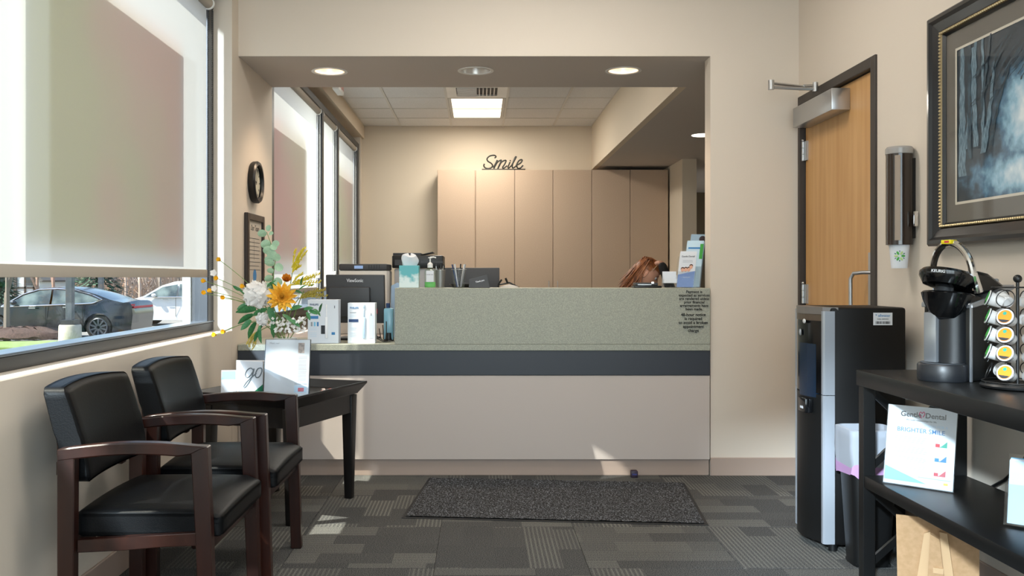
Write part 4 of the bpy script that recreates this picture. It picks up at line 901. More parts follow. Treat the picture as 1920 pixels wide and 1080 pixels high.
for k in range(12):
    a = 2*PI*k/12; rr_ = .020 if k % 2 else .014; cm = [KGREEN, DGREEN, mat('pale_green_ink', 'b4d08a', .6), mat('slate_ink', '5e7d80', .6)][k % 4]
    cxz = (rr_*math.cos(a), rr_*math.sin(a)); az = R(-112)
    b = B(); th = az+cxz[0]/.038; rad_ = .032+.011*((cxz[1]+.05)/hcup)+.0012
    b.sph((0, 0, 0), .0085 if k % 2 == 0 else .004, sc=(1, .14, .55), M=T(rad_*math.cos(th), rad_*math.sin(th), .052+cxz[1]) @ Mx.Rotation(th+R(90), 4, 'Z') @ Mx.Rotation(-a, 4, 'Y')); b.obj('leaf_print', cm, cu)
# framed art
FX = 1.80
ar = thing('framed_picture', 'large black and gold framed print of a misty blue forest', 'picture', (XR, 2.95, PZ(462, 3.75)))
zt = PZ(37, 3.75)-PZ(462, 3.75); yh = .80
FRM = mat('black_gilt_frame', '0d0f14', .3, coat=.4); GOLD = mat('antique_gold', '9b8460', .4, .7)
def molding(b, prof):   # prof: (inset, x) cross-section swept round the rectangle
    rows = []
    for ins, x in prof: rows.append([(x, -yh+ins, ins), (x, yh-ins, ins), (x, yh-ins, zt-ins), (x, -yh+ins, zt-ins), (x, -yh+ins, ins)])
    b.grid(rows)
b = B(); molding(b, [(0, -.002), (0, -.045), (.008, -.055), (.022, -.056), (.034, -.046), (.066, -.034), (.07, -.028)]); b.obj('frame', FRM, ar, False)
b = B(); molding(b, [(.07, -.028), (.072, -.036), (.080, -.036), (.082, -.026)]); b.obj('gilt_liner', GOLD, ar, False)
b = B()
y = -yh+.076
while y < yh-.07: b.sph((-.037, y, .076), .0055, u=6, v=4); b.sph((-.037, y, zt-.076), .0055, u=6, v=4); y += .0135
z = .085
while z < zt-.08: b.sph((-.037, yh-.076, z), .0055, u=6, v=4); b.sph((-.037, -yh+.076, z), .0055, u=6, v=4); z += .0135
b.obj('beading', mat('bright_gold_bead', 'c9b48a', .35, .8), ar, kind='stuff')
b = B(); molding(b, [(.082, -.030), (.090, -.018)]); b.obj('inner_lip', FRM, ar, False)
b = B(); molding(b, [(.088, -.016), (.155, -.016)]); b.obj('mat_board', mat('grey_mat_board', '6b665e', .85), ar, False)
b = B(); molding(b, [(.155, -.016), (.155, -.0145), (.165, -.0145)]); b.obj('white_fillet', mat('fillet_white', 'cdc6b8', .8), ar, False)
am = bpy.data.materials.new('forest_print'); am.use_nodes = True; n = am.node_tree; L = n.links.new
tc = n.nodes.new('ShaderNodeTexCoord'); sp_ = n.nodes.new('ShaderNodeSeparateXYZ'); L(tc.outputs['Object'], sp_.inputs[0])
def dist(cy, cz, ry, rz):
    a = n.nodes.new('ShaderNodeVectorMath'); a.operation = 'SUBTRACT'; L(tc.outputs['Object'], a.inputs[0]); a.inputs[1].default_value = (0, cy, cz)
    s_ = n.nodes.new('ShaderNodeVectorMath'); s_.operation = 'MULTIPLY'; L(a.outputs[0], s_.inputs[0]); s_.inputs[1].default_value = (0, 1/ry, 1/rz)
    l_ = n.nodes.new('ShaderNodeVectorMath'); l_.operation = 'LENGTH'; L(s_.outputs[0], l_.inputs[0]); return l_.outputs['Value']
nz = n.nodes.new('ShaderNodeTexNoise'); nz.inputs['Scale'].default_value = 26; nz.inputs['Detail'].default_value = 8; L(tc.outputs['Object'], nz.inputs[0])
mn = n.nodes.new('ShaderNodeMath'); mn.operation = 'MINIMUM'; L(dist(.16, .44, .17, .15), mn.inputs[0]); L(dist(.08, .235, .40, .075), mn.inputs[1])
ad = n.nodes.new('ShaderNodeMath'); ad.operation = 'MULTIPLY_ADD'; L(nz.outputs[0], ad.inputs[0]); ad.inputs[1].default_value = 1.0; L(mn.outputs[0], ad.inputs[2])
rp = n.nodes.new('ShaderNodeValToRGB'); L(ad.outputs[0], rp.inputs[0]); e = rp.color_ramp.elements
e[0].position = .35; e[0].color = (*lin('e3ebee'), 1); e[1].position = 1.0; e[1].color = (*lin('1d2f3c'), 1)
q = e.new(.62); q.color = (*lin('8fb9cf'), 1); q = e.new(.78); q.color = (*lin('4d7590'), 1); q = e.new(.9); q.color = (*lin('2b4456'), 1)
dv = n.nodes.new('ShaderNodeMath'); dv.operation = 'DIVIDE'; L(ad.outputs[0], dv.inputs[0]); dv.inputs[1].default_value = 2.0; L(dv.outputs[0], rp.inputs[0])
L(rp.outputs[0], n.nodes['Principled BSDF'].inputs[0]); n.nodes['Principled BSDF'].inputs['Roughness'].default_value = .5
B().box(-.012, -.010, -yh+.16, yh-.16, .16, zt-.16).obj('forest_print', am, ar, False)
TRK = mat('pale_trunk_print', '7e99a8', .6, var='3c5666', scale=70, stretch=(1, 3, .5)); TRD = mat('dark_trunk_print', '22323d', .6, var='34505f', scale=50)
zb = .16; zT = zt-.16
def trunk(y0, z0_, y1, z1_, w0, w1, m, bend=.0, lay=0):
    nP = 12; A = []; C_ = []
    for i in range(nP+1):
        f_ = i/nP; yy = y0+(y1-y0)*f_+bend*math.sin(PI*f_)+.004*math.sin(i*2.3+y0*30); zz = z0_+(z1_-z0_)*f_; w3 = w0+(w1-w0)*f_+.002*math.sin(i*3.1)
        A.append((yy-w3, zz)); C_.append((yy+w3, zz))
    rows = [[(-.0125-.0003*lay, *A[i]), (-.0125-.0003*lay, *C_[i])] for i in range(nP+1)]; B().grid(rows).obj('trunk_print', m, ar, False)
for k, a in enumerate([(.60, zb+.10, .60, zT, .028, .012, TRK, .0), (.57, zb+.2, .52, zT-.02, .02, .012, TRK, -.01), (.50, zb+.2, .505, zT, .018, .010, TRK, .01), (.45, zb+.17, .38, zT-.1, .018, .006, TRK, -.01), (.45, zb+.17, .455, zT, .012, .007, TRK, .0), (.40, zb+.19, .28, zT-.14, .012, .005, TRD, .015), (.545, zb+.16, .545, zT, .014, .01, TRD, 0), (.47, zb+.30, .40, zT, .010, .006, TRD, 0)]):
    trunk(*a, lay=k)
for k in range(16):
    y0 = random.uniform(.2, .55); z0_ = random.uniform(zT-.3, zT-.1); trunk(y0, z0_, y0-random.uniform(.15, .35), z0_+random.uniform(-.02, .15) if z0_ < zT-.16 else zT-.005, .005, .002, TRD, .02, 9+k)
B().box(-.0195, -.018, -yh+.088, yh-.088, .088, zt-.088).obj('glass', glassmat('picture_glass', (.98, .98, .98), .025, .02), ar, False)

# ------------------------------------------------------------ water cooler
wc = thing('water_cooler', 'tall black bottleless water cooler with silver stripe beside the front wall', 'water cooler', (1.62, 4.06, 0))
hwY = .175
def cool(z0_, z1_, ins=0, x0=-.182, bow=.05):
    front = [(x0-bow*math.sin(PI*i/10)+ins, -hwY+ins+(2*hwY-2*ins)*i/10) for i in range(11)]
    return front
CH_ = 1.028
B().box(-.150, .165, -hwY, hwY, .03, CH_-.004, bev=.012).obj('cabinet', mat('satin_black_panel', '070708', .5, spec=.3), wc)
def vpr(poly, z0_, z1_, **k): return B().prism(poly, z0_, z1_, 'xy', **k)
fr = [(-.165-.055*math.sin(PI*(.06+.88*i/12)), -hwY+.026+(2*hwY-.052)*i/12) for i in range(13)]
vpr(fr+[(-.12, hwY-.03), (-.12, -hwY+.03)], .035, .655).obj('lower_door', BLACKP, wc)
vpr(fr+[(-.12, hwY-.03), (-.12, -hwY+.03)], .66, CH_-.035).obj('upper_panel', BLACKG, wc)
SIL = mat('silver_trim', 'a9b0ba', .35, .35)
for s in (-1, 1):
    for a, b_ in ((.035, .655), (.658, CH_-.02)):
        vpr([(-.182, s*(hwY-.024)), (-.182, s*(hwY-.006)), (-.176, s*(hwY+.001)), (-.135, s*(hwY+.002)), (-.135, s*(hwY-.024))], a, b_).obj('silver_stripe', SIL, wc, False)
vpr([(x-.002, y*1.02) for x, y in fr]+[(-.12, hwY), (-.12, -hwY)], CH_-.034, CH_-.004).obj('top_cap', mat('taupe_cap', '6f6a66', .4), wc, False)
vpr([(x-.0008, y) for x, y in fr]+[(-.12, hwY-.03), (-.12, -hwY+.03)], CH_-.062, CH_-.0345).obj('brow', mat('bronze_cap', '55483c', .4), wc, False)
nb = B(); nb.prism([(-.1665-.055*math.sin(PI*(.06+.88*(y+.149)/.298)), y) for y in [-.115+.0115*k for k in range(11)]]+[(-.14, 0), (-.14, -.115)], PZ(745, 3.95), PZ(645, 3.95), 'xy'); nb.obj('dispense_niche', mat('blue_black_niche', '16283c', .25), wc)
B().box(-.232, -.2, -.10, -.01, PZ(775, 3.95), PZ(748, 3.95), bev=.004).obj('drip_tray', BLACKG, wc)
text('oasis', .02, PAPER, wc, T(-.2335, -.06, PZ(768, 3.95)) @ FL, bold=.01)
B().sph((-.222, -.06, PZ(603, 3.95)), .014, sc=(.3, 1.2, .7)).obj('button', mat('button_white', 'd7dade', .3), wc); B().sph((-.225, -.02, PZ(625, 3.95)), .012, sc=(.3, .8, 1.2)).obj('button', SIL, wc)
for s in (-1, 1): B().cyl((-.13, s*.14, 0), .018, .032).obj('foot', BLACKP, wc); B().cyl((.13, s*.14, 0), .018, .032).obj('foot', BLACKP, wc)
ys_ = -hwY-.0015
sk = thing('service_sticker', 'white barcode sticker near the top of the black cooler side', 'sticker', (PX(1655, 3.885), 3.884, PZ(598, 3.885)))
B().box(-.04, .04, -.0008, .0, -.026, .026, bev=.0003).obj('backing', PAPER, sk, False)
text('* allwater', .016, BLUE, sk, T(0, -.0012, .009) @ FR); 
g = B(); [g.box(-.03+k*.0045, -.03+k*.0045+random.choice((.0015, .003)), -.0014, -.0007, -.021, -.010) for k in range(14)]; g.obj('barcode', BLKI, sk, False); text('CALL SERVICE', .0075, DGREY, sk, T(0, -.0012, -.003) @ FR)

# ------------------------------------------------------------ trash can
tcn = thing('trash_can', 'black waste bin with white and lilac bag liner beside the cooler', 'trash can', (1.565, 3.745, 0))
def rr(hx, hy_, z, r=.03, n=4):
    pts = []
    for cx_, cy_, a0 in ((hx-r, hy_-r, 0), (-hx+r, hy_-r, 90), (-hx+r, -hy_+r, 180), (hx-r, -hy_+r, 270)):
        for i in range(n+1): a = R(a0+90*i/n); pts.append((cx_+r*math.cos(a), cy_+r*math.sin(a), z))
    return pts+[pts[0]]
B().grid([rr(.072, .06, .0), rr(.095, .09, .52), rr(.098, .093, .52), rr(.090, .086, .52), rr(.068, .056, .01)]).obj('bin', BLACKP, tcn); B().box(-.068, .068, -.056, .056, 0, .012).obj('base', BLACKP, tcn)
def wav(pts, a, ph): return [(x*(1+a*math.sin(i*1.7+ph)), y*(1+a*math.sin(i*1.7+ph)), z+.01*math.sin(i*1.1+ph)) for i, (x, y, z) in enumerate(pts)]
BAG = sheer('bag_film', 'c9d0dc', 'c9d0dc', .3, thru=.25); BAGL = sheer('bag_film_lilac', 'c39bc8', 'c39bc8', .3)
B().grid([wav(rr(.097, .096, .40), .04, 0)[:-1]+[wav(rr(.097, .096, .40), .04, 0)[0]], [*wav(rr(.104, .099, .47), .02, 1)[:-1], wav(rr(.104, .099, .47), .02, 1)[0]], rr(.103, .098, .545), rr(.092, .09, .548), rr(.085, .08, .44), rr(.06, .05, .25)]).obj('bag_liner', BAG, tcn)
a1 = wav(rr(.099, .098, .365), .05, 2); a2 = wav(rr(.098, .097, .405), .04, 0); a1[-1] = a1[0]; a2[-1] = a2[0]
B().grid([a1, a2]).obj('drawstring_edge', BAGL, tcn)

# ------------------------------------------------------------ console table
SX0, SX1, SY0, SY1 = 1.43, 1.83, 2.25, 3.53
cs = thing('console_table', 'long black two-tier console table along the right wall', 'table', (0, 0, 0))
cs.location = (1.63, 2.89, 0); sx0, sx1, sy0, sy1 = -.20, .20, -.64, .64
B().box(sx0, sx1, sy0, sy1, .742, .80, bev=.003).obj('tabletop', SHELFM, cs)
B().box(sx0+.008, sx1-.01, sy0+.02, sy1-.046, .365, .41, bev=.003).obj('shelf', SHELFM, cs)
for x in (sx0+.006, sx1-.051):
    for y in (sy0+.02, sy1-.055): B().box(x, x+.045, y, y+.045, 0, .742, bev=.002, seg=1).obj('leg', SHELFM, cs, False)
for k, (a, b_) in enumerate((((sx0+.05, .735), (sx1-.05, .42)), ((sx0+.05, .36), (sx1-.05, .06)))):
    B().prism([(a[0], a[1]), (a[0]+.0, a[1]-.035), (b_[0], b_[1]-.0), (b_[0], b_[1]+.035)], sy1-.045, sy1-.03).obj('brace', SHELFM, cs, False)
    B().prism([(b_[0], a[1]), (b_[0], a[1]-.035), (a[0], b_[1]), (a[0], b_[1]+.035)], sy1-.028, sy1-.013).obj('brace', SHELFM, cs, False)
TT = .8005; ST = .4105
# promo sheet
sg2 = thing('sign_holder', 'tilted acrylic holder with white and blue smile flyer on the middle shelf', 'sign holder', (1.541, 3.272, ST), math.atan2(-.164, .172))
TL = Mx.Rotation(R(-11), 4, 'X'); W2 = .118; H2 = .283
B().box(-W2, W2, 0, .003, .001, H2, M=TL).obj('back_plate', ACRYL, sg2, False); B().box(-W2, W2, 0, .07, 0, .003).obj('foot', ACRYL, sg2, False)
B().box(-W2+.002, W2-.002, -.002, -.0004, .004, H2, M=TL).obj('sheet', PAPER, sg2, False); B().box(-W2, W2, -.005, -.0032, .001, H2, M=TL).obj('acrylic_front', ACRYL, sg2, False)
def tx2(s, size, m, x, z, **k): text(s, size, m, sg2, TL @ T(x, -.0024, z) @ FR, **k)
tx2('Gentle', .026, DGREY, -.072, H2-.038, align='LEFT', bold=.02); tx2('Dental', .026, DGREY, .012, H2-.038, align='LEFT', bold=.02)
scr([(.0, -.0028, H2-.040), (-.008, -.0028, H2-.026), (-.004, -.0028, H2-.018), (.001, -.0028, H2-.023), (.006, -.0028, H2-.017), (.010, -.0028, H2-.024), (.005, -.0028, H2-.036)], .0016, PINK, sg2, TL)
tx2('We build relationships for life.', .0085, DGREY, 0, H2-.052); tx2('CHOOSE YOUR OPTION FOR A', .0125, PBLUE, .0, H2-.070); tx2('BRIGHTER SMILE', .022, BLUE, .0, H2-.092, bold=.006)
g = B(); lines(g, -W2+.03, .03, [H2-.11-.006*k for k in range(20) if k not in (4, 5, 10, 11, 16)], -.0022, .0014, TL); g.obj('text_line', GREYI, sg2, False, kind='stuff')
for k, (m1, m2) in enumerate(((RED, TEAL), (BLUE, BLUE), (RED, RED))):
    zz = H2-.135-.05*k; B().prism([(.055, zz), (.07, zz+.003), (.09, zz+.022), (.09, zz)], -.0030, -.0022, M=TL).obj('chart_print', m2, sg2, False); B().box(.052, .066, -.0032, -.0022, zz, zz+.012, M=TL).obj('chart_print', m1, sg2, False)
B().prism([(-W2+.004, .016), (-.0+.03, .016), (-W2+.004, .066)], -.0030, -.0022, M=TL).obj('blue_triangle', LBLUE, sg2, False)
B().box(.0, W2-.01, -.0030, -.0022, .036, .038, M=TL).obj('blue_rule', LBLUE, sg2, False); B().box(.085, .1, -.0030, -.0022, .02, .028, M=TL).obj('seal_print', YELLOW, sg2, False)
# acrylic brochure holder, right edge
ah = thing('brochure_holder', 'clear acrylic leaflet holder at the right edge on the middle shelf', 'brochure holder', (1.60, 2.72, ST+.007), R(-42))
B().box(-.06, .06, .03, .033, 0, .21, M=TL).obj('back_plate', ACRYL, ah, False); B().box(-.06, .06, 0, .003, .0, .12, M=TL).obj('front_plate', ACRYL, ah, False); B().box(-.06, .06, 0, .07, 0, .004).obj('foot', ACRYL, ah, False); B().box(-.06, -.057, 0, .033, 0, .12, M=TL).obj('side_plate', ACRYL, ah, False); B().box(.057, .06, 0, .033, 0, .12, M=TL).obj('side_plate', ACRYL, ah, False)
for k in range(4): B().box(-.052, .052, .006+.005*k, .008+.005*k, .006, .19+.003*k, M=TL).obj('leaflet', [PBLUE, PAPER, PAPER, LBLUE][k], ah, False)
# cardboard easel
cbd = thing('cardboard_easel', 'brown cardboard display back with folded easel stand under the console', 'cardboard stand', (1.60, 3.245, 0), math.atan2(-.12, .22))
TC = Mx.Rotation(R(12), 4, 'X')
B().box(-.128, .128, 0, .004, .001, .33, M=TC).obj('panel', CARD, cbd, False)
LG = mat('light_cardboard', 'c5a37c', .75)
B().prism([(-.075, .03), (-.035, .03), (-.020, .285), (-.040, .275)], -.010, -.0005, M=TC).obj('easel_flap', LG, cbd, False)
B().prism([(-.035, .03), (.03, .03), (.008, .27), (-.020, .285)], -.028, -.024, M=TC).obj('easel_leg', CARD, cbd, False)
B().prism([(.03, .03), (.062, .03), (.032, .288), (.008, .29)], -.016, -.001, M=TC).obj('easel_flap', LG, cbd, False)
B().box(-.012, .02, -.034, -.029, .145, .165, M=TC).obj('lock_tab', LG, cbd, False)
# power cord
cbl = [(XR-.008, 3.0, .95), (XR-.008, 3.05, .72), (XR-.008, 3.09, .62), (XR-.01, 3.16, .52), (XR-.014, 3.26, .44), (XR-.02, 3.33, .40)]
tag(B().tube(cbl, .006, 8).obj('power_cord', BLACKP), 'black power cord hanging down the right wall behind the console', 'cord')

# ------------------------------------------------------------ coffee brewer
kz = thing('coffee_maker', 'black single-serve coffee maker with raised chrome handle and open lid', 'coffee maker', (1.66, 3.17, TT), R(24))
kz.location = (1.655, 3.20, TT)
DKP = mat('charcoal_plastic', '101216', .35); KS = mat('brushed_silver_plastic', '9fa4ab', .3, .7)
# local: front -X
B().lathe([(0, 0), (.078, 0), (.080, .004), (.080, .052), (.076, .058), (.0, .058)], 36, T(-.085, 0, 0)).obj('drip_tray', mat('graphite_plastic', '1b1d21', .4), kz)
B().lathe([(0, .0585), (.068, .0585), (.070, .061)], 36, T(-.085, 0, 0)).obj('drip_grate', KS, kz)
B().box(-.055, .15, -.085, .105, 0, .235, bev=.012, fn=lambda x, y, z: (x-.0, y, z+max(0, .05-.25*max(x, -.05)) if z > .2 else z)).obj('body', BLACKP, kz)
B().lathe([(.066, .06), (.066, .235)], 24, T(-.045, .0, 0), a0=R(100), a1=R(260), sx=.9).obj('column', DKP, kz)
B().box(-.118, -.088, -.0, .05, .06, .23, bev=.004, M=T(.0, 0, 0)).obj('side_trim', KS, kz)
B().box(-.062, -.052, -.090, -.083, .0, .262, bev=.002).obj('edge_strip', KS, kz)
B().prism([(-.06, .262), (.03, .285), (.15, .325), (.15, .31), (.03, .262), (-.06, .245)], -.092, .11, bev=.003).obj('silver_deck', KS, kz)
B().lathe([(0, .200), (.035, .202), (.052, .212), (.080, .268), (.088, .292), (.083, .298), (.066, .286), (.03, .276), (0, .276)], 36, T(-.095, 0, .0) @ Mx.Rotation(R(8), 4, 'Y')).obj('brew_head', BLACKG, kz)
B().box(-.06, .02, -.065, .075, .22, .29, bev=.015).obj('neck', BLACKG, kz)
TLd = T(-.068, 0, .345) @ Mx.Rotation(R(14), 4, 'Y')
B().lathe([(0, -.03), (.045, -.034), (.07, -.026), (.086, .0), (.087, .014), (.078, .024), (.0, .028)], 36, TLd).obj('lid', BLACKG, kz)
B().lathe([(.030, -.05), (.028, -.03)], 20, TLd).obj('pod_piercer', GREYP, kz)
B().prism([(-.02, .34), (.01, .372), (.07, .362), (.155, .318), (.15, .30), (.0, .29)], -.062, .072, bev=.012).obj('lid_arm', BLACKP, kz)
for s in (-1, 1): B().tube([(-.095, s*.03, .285), (-.06, s*.03, .34)], .006, 8).obj('hinge_rod', GREYP, kz)
B().tube([(.0, .078*math.cos(a), .355+.115*math.sin(a)) if 0 < math.sin(a) else (.0, .078*math.cos(a), .355) for a in [R(-0+180*i/20) for i in range(21)]], [.012]*21, 10, M=Mx.Rotation(R(-6), 4, 'Y')).obj('handle', CHROME, kz)
for s in (-1, 1): B().tube([(-.012, s*.078, .30), (-.036, s*.078, .365)], [.016, .012], 10).obj('handle_arm', CHROME, kz); 
B().box(-.015, .015, -.02, .02, -.001, .013, bev=.002, M=T(-.055, 0, .464)).obj('yellow_tag', YELLOW, kz); B().box(-.0155, -.0145, -.012, .006, .003, .010, M=T(-.055, 0, .464)).obj('red_print', RED, kz)
text('KEURIG', .013, PAPER, kz, TLd @ T(-.0885*math.cos(R(22)), -.0885*math.sin(R(22)), .002) @ Mx.Rotation(R(22), 4, 'Z') @ FL, bold=.02)
B().cyl((.12, -.04, .32), .012, .025, bev=.003).obj('knob', KS, kz)
bb = B(); [bb.cyl((-.01+.03*k, -.03+.035*j, .268+.0075*k+.006), .008, .004, n=12) for k in range(3) for j in range(2)]; bb.obj('buttons', BLACKP, kz); B().cyl((-.035, -.055, .27), .009, .004, n=12).obj('blue_light', mat('blue_led', '3a66ff', .3, emit=.8), kz)

# ------------------------------------------------------------ pod carousel
RXc, RYc = PX(1908, 2.93), 2.93
ca = thing('pod_carousel', 'black wire carousel rack holding coffee pods beside the coffee maker', 'pod rack', (RXc, RYc, TT))
B().lathe([(0, .002), (.095, .0), (.105, .004), (.107, .010), (.102, .016), (.09, .012), (0, .012)], 40).obj('base_plate', BLACKP, ca); B().cyl((0, 0, .01), .005, .325, n=12).obj('pole', BLACKP, ca); B().sph((0, 0, .345), .013).obj('ball_finial', BLACKP, ca)
B().ring((0, 0, .022), .1, .0022).obj('base_ring', BLACKP, ca); B().ring((0, 0, .318), .072, .0022).obj('top_ring', BLACKP, ca)
for k in range(8):
    a = 2*PI*k/8; B().cyl((.1*math.cos(a), .1*math.sin(a), .012), .002, .012, n=6).obj('post', BLACKP, ca); B().tube([(0, 0, .318), (.072*math.cos(a), .072*math.sin(a), .318)], .0018, 6).obj('spoke', BLACKP, ca)
PODW = mat('pod_white', 'd6d4d2', .5); rowsz = [.285, .228, .172, .115, .055]
rown = ['top', 'second', 'third', 'fourth', 'bottom']
podm = B().lathe([(0, -.046), (.0165, -.046), (.018, -.044), (.0225, -.004), (.0255, -.003), (.0255, 0), (0, .0005)], 28).mesh('cup_body', PODW)
lidm = {}
for nm, m in (('orange', ORANGE), ('green', KGREEN), ('white', mat('grey_lid', 'b9bcc0', .5))): lidm[nm] = B().lathe([(0, .0016), (.0205, .0014), (.021, .0006)], 28).mesh('foil_lid', m)
bandm = B().prism([(.0195*math.cos(a), .0195*math.sin(a)) for a in [R(208+i*10.5) for i in range(12)]], .0016, .0022, 'xy').mesh('lid_band', DGREY, False)
dotm = B().lathe([(0, .0024), (.0058, .0022)], 16, T(-.001, .010, 0)).mesh('lid_emblem', TEAL)
cols = [(R(157), 'green'), (R(216), 'orange'), (R(276), 'white'), (R(336), 'white'), (R(36), 'white'), (R(96), 'white')]
for ci, (az, nm) in enumerate(cols):
    for r_ in range(5):
        if nm == 'orange' and r_ == 0: 
            az_, z = az, rowsz[r_]
        az_, z = az, rowsz[r_]
        dirv = V((math.cos(az_), math.sin(az_), .38)).normalized(); c_ = V((math.cos(az_)*.084, math.sin(az_)*.084, z))
        B().ring(c_-dirv*.004, .0272, .0016, dirv, 20, 5).obj('pod_ring', BLACKP, ca)
        if (nm == 'green' and r_ == 4) or (nm == 'orange' and r_ == 0) or ci in (4,) and r_ > 1: continue
        world = V((RXc, RYc, TT))+c_
        lbl = {'green': f'green-lidded coffee pod facing left in the {rown[r_]} row', 'orange': f'orange-lidded coffee pod in the {rown[r_]} row of the rack'}.get(nm)
        t = thing('coffee_pod', lbl or 'x', 'coffee pod', world, 0, 'coffee pods in the wire carousel')
        if not lbl: t['label'] = f'white coffee pod in the {rown[r_]} row, ' + ['', '', 'right of the orange lids', 'at the right, turned away', 'at the back, facing the wall', 'at the back, between the green lids and wall'][ci]
        t.rotation_euler = (dirv.to_track_quat('Z', 'Y')).to_euler()
        link('cup_body', podm, t); link('foil_lid', lidm[nm], t)
        if nm != 'white': link('lid_band', bandm, t); link('lid_emblem', dotm, t)
for (az, nm) in cols:
    for k in range(4):
        c0 = V((math.cos(az)*.080, math.sin(az)*.080, rowsz[k]-.026)); c1 = V((math.cos(az)*.084, math.sin(az)*.084, rowsz[k+1]+.026)); B().tube([c0, c1], .0016, 5).obj('link_wire', BLACKP, ca)

# ------------------------------------------------------------ floor mat, small door stop
FM = mat('mat_pile', '131416', .95, var='868a92', scale=130, bump=.8, bscale=190, lo=.50, hi=.68)
c4 = [V((-.364, 4.44, 0)), V((1.06, 4.306, 0)), V((1.148, 5.19, 0)), V((-.29, 5.32, 0))]
cm_ = sum(c4, V())/4; rz = math.atan2(c4[1].y-c4[0].y, c4[1].x-c4[0].x)
fm = thing('floor_mat', 'charcoal speckled entrance mat with rubber edge in front of the desk', 'mat', cm_, rz)
B().box(-.72, .72, -.445, .445, 0, .004, bev=.0015, seg=1).obj('rubber_edge', mat('black_rubber', '1b1c1e', .7), fm, False)
t = bmesh.new(); bmesh.ops.create_grid(t, x_segments=150, y_segments=90, size=1)
for v in t.verts: v.co = (v.co.x*.702, v.co.y*.427, .009+random.uniform(-.002, .002))
b = B(); b._in(t); b.obj('pile', FM, fm, True)
ds = thing('door_stop', 'small dark purple wedge against the desk base behind the mat', 'door stop', (PX(1188.5, 5.36), 5.355, 0))
B().box(-.02, .02, -.02, .02, 0, .04, bev=.006).obj('wedge', mat('purple_rubber', '332639', .5), ds); B().box(-.014, .014, -.0215, -.019, .016, .024).obj('slot', mat('blue_slot', '3c3f7c', .4), ds)

# ------------------------------------------------------------ outside
GZ = -.6
struct(B().box(-90, -1.63, -15, 90, GZ-.2, GZ).obj('ground', mat('asphalt', '8f8d8a', .9, var='7d7b78', scale=3, bump=.3, bscale=60), smooth=False))
struct(B().box(-90, -1.9, 20.0, 21.6, GZ, GZ+.05).obj('kerb_strip', mat('concrete_walk', 'b5ab9c', .9), smooth=False)).name = 'pavement'
tag(B().box(-40, -9.9, 21.6, 24.0, GZ, GZ+.12).obj('grass_strip', mat('lawn', '728a4c', .9, var='869a5c', scale=6, bump=.8, bscale=80)), 'strip of bright green lawn in front of the dark car', 'lawn')
for k in range(34):
    pass
t = bmesh.new(); bmesh.ops.create_uvsphere(t, u_segments=40, v_segments=14, radius=1)
for v in t.verts: v.co = (v.co.x*1.25+random.uniform(-.05, .05), v.co.y*.9+random.uniform(-.05, .05), max(v.co.z, 0)*.30+random.uniform(-.03, .03))
b = B(); b._in(t, T(PX(38, 24.6), 24.6, GZ+.15)); tag(b.obj('mulch_bed', mat('dark_mulch', '5a4640', .95, var='3b2d2a', scale=30)), 'mound of dark mulch around the young tree', 'mulch', None)['kind'] = 'stuff'
def tube_tree(name, label, cat, x, y, h, m, spread=.5, depth=5, twig=5, tr=.12, group=None, lean=0):
    b = B(); t = bmesh.new(); rnd = random.Random(int(x*13+y*7))
    def seg(p, q, r0, r1, n):
        d_ = (q-p).normalized(); u_ = d_.orthogonal().normalized(); w_ = d_.cross(u_)
        A = [t.verts.new(p+(u_*math.cos(2*PI*i/n)+w_*math.sin(2*PI*i/n))*r0) for i in range(n)]; C_ = [t.verts.new(q+(u_*math.cos(2*PI*i/n)+w_*math.sin(2*PI*i/n))*r1) for i in range(n)]
        for i in range(n): t.faces.new((A[i], A[(i+1) % n], C_[(i+1) % n], C_[i]))
    def grow(p, d_, L_, r_, k):
        q = p+d_*L_; seg(p, q, r_, r_*.7, 6 if k > 3 else 3)
        if k == 0: return
        for i in range(rnd.choice((2, 3, 3)) if k > 1 else twig):
            nd_ = (d_+V((rnd.uniform(-1, 1), rnd.uniform(-1, 1), rnd.uniform(-.25, .9)))*spread).normalized(); grow(q if i else p.lerp(q, .7), nd_, L_*rnd.uniform(.6, .85), r_*.62, k-1)
    grow(V((0, 0, 0)), V((lean, 0, 1)).normalized(), h*.30, tr, depth)
    b._in(t); o = b.obj(name, m, smooth=False); o.location = (x, y, GZ); return tag(o, label, cat, group)
BARK = mat('grey_bark', '857a72', .9); RBARK = mat('reddish_twig', 'a98a7c', .9); PBARK = mat('pale_blossom_twig', 'cdb3a4', .9)
tube_tree('young_tree', 'slim grey-barked young tree in the mulch, left edge of the window view', 'tree', PX(13, 24.4), 24.4, 4.5, BARK, .4, 4, 3, .10)
for k, (px, yy, m, h, lb) in enumerate([(70, 42, RBARK, 5.5, 'leafless reddish tree above the hood of the dark car'), (100, 46, RBARK, 6, 'leafless reddish tree above the dark car windshield'), (128, 50, BARK, 6, 'leafless grey tree left of the conifer'), (28, 60, RBARK, 7, 'leafless tree beside the half-timbered house'), (236, 50, PBARK, 5, 'pale twiggy tree right of the conifer'), (262, 54, PBARK, 5.5, 'pale twiggy tree before the tan building'), (300, 48, BARK, 5, 'leafless tree above the white car roof'), (335, 52, BARK, 5.6, 'leafless tree at the right end of the window view')]):
    tube_tree('bare_tree', lb, 'tree', PX(px, yy), yy, h, m, .62, 6, 5, .10, 'leafless trees across the lot')
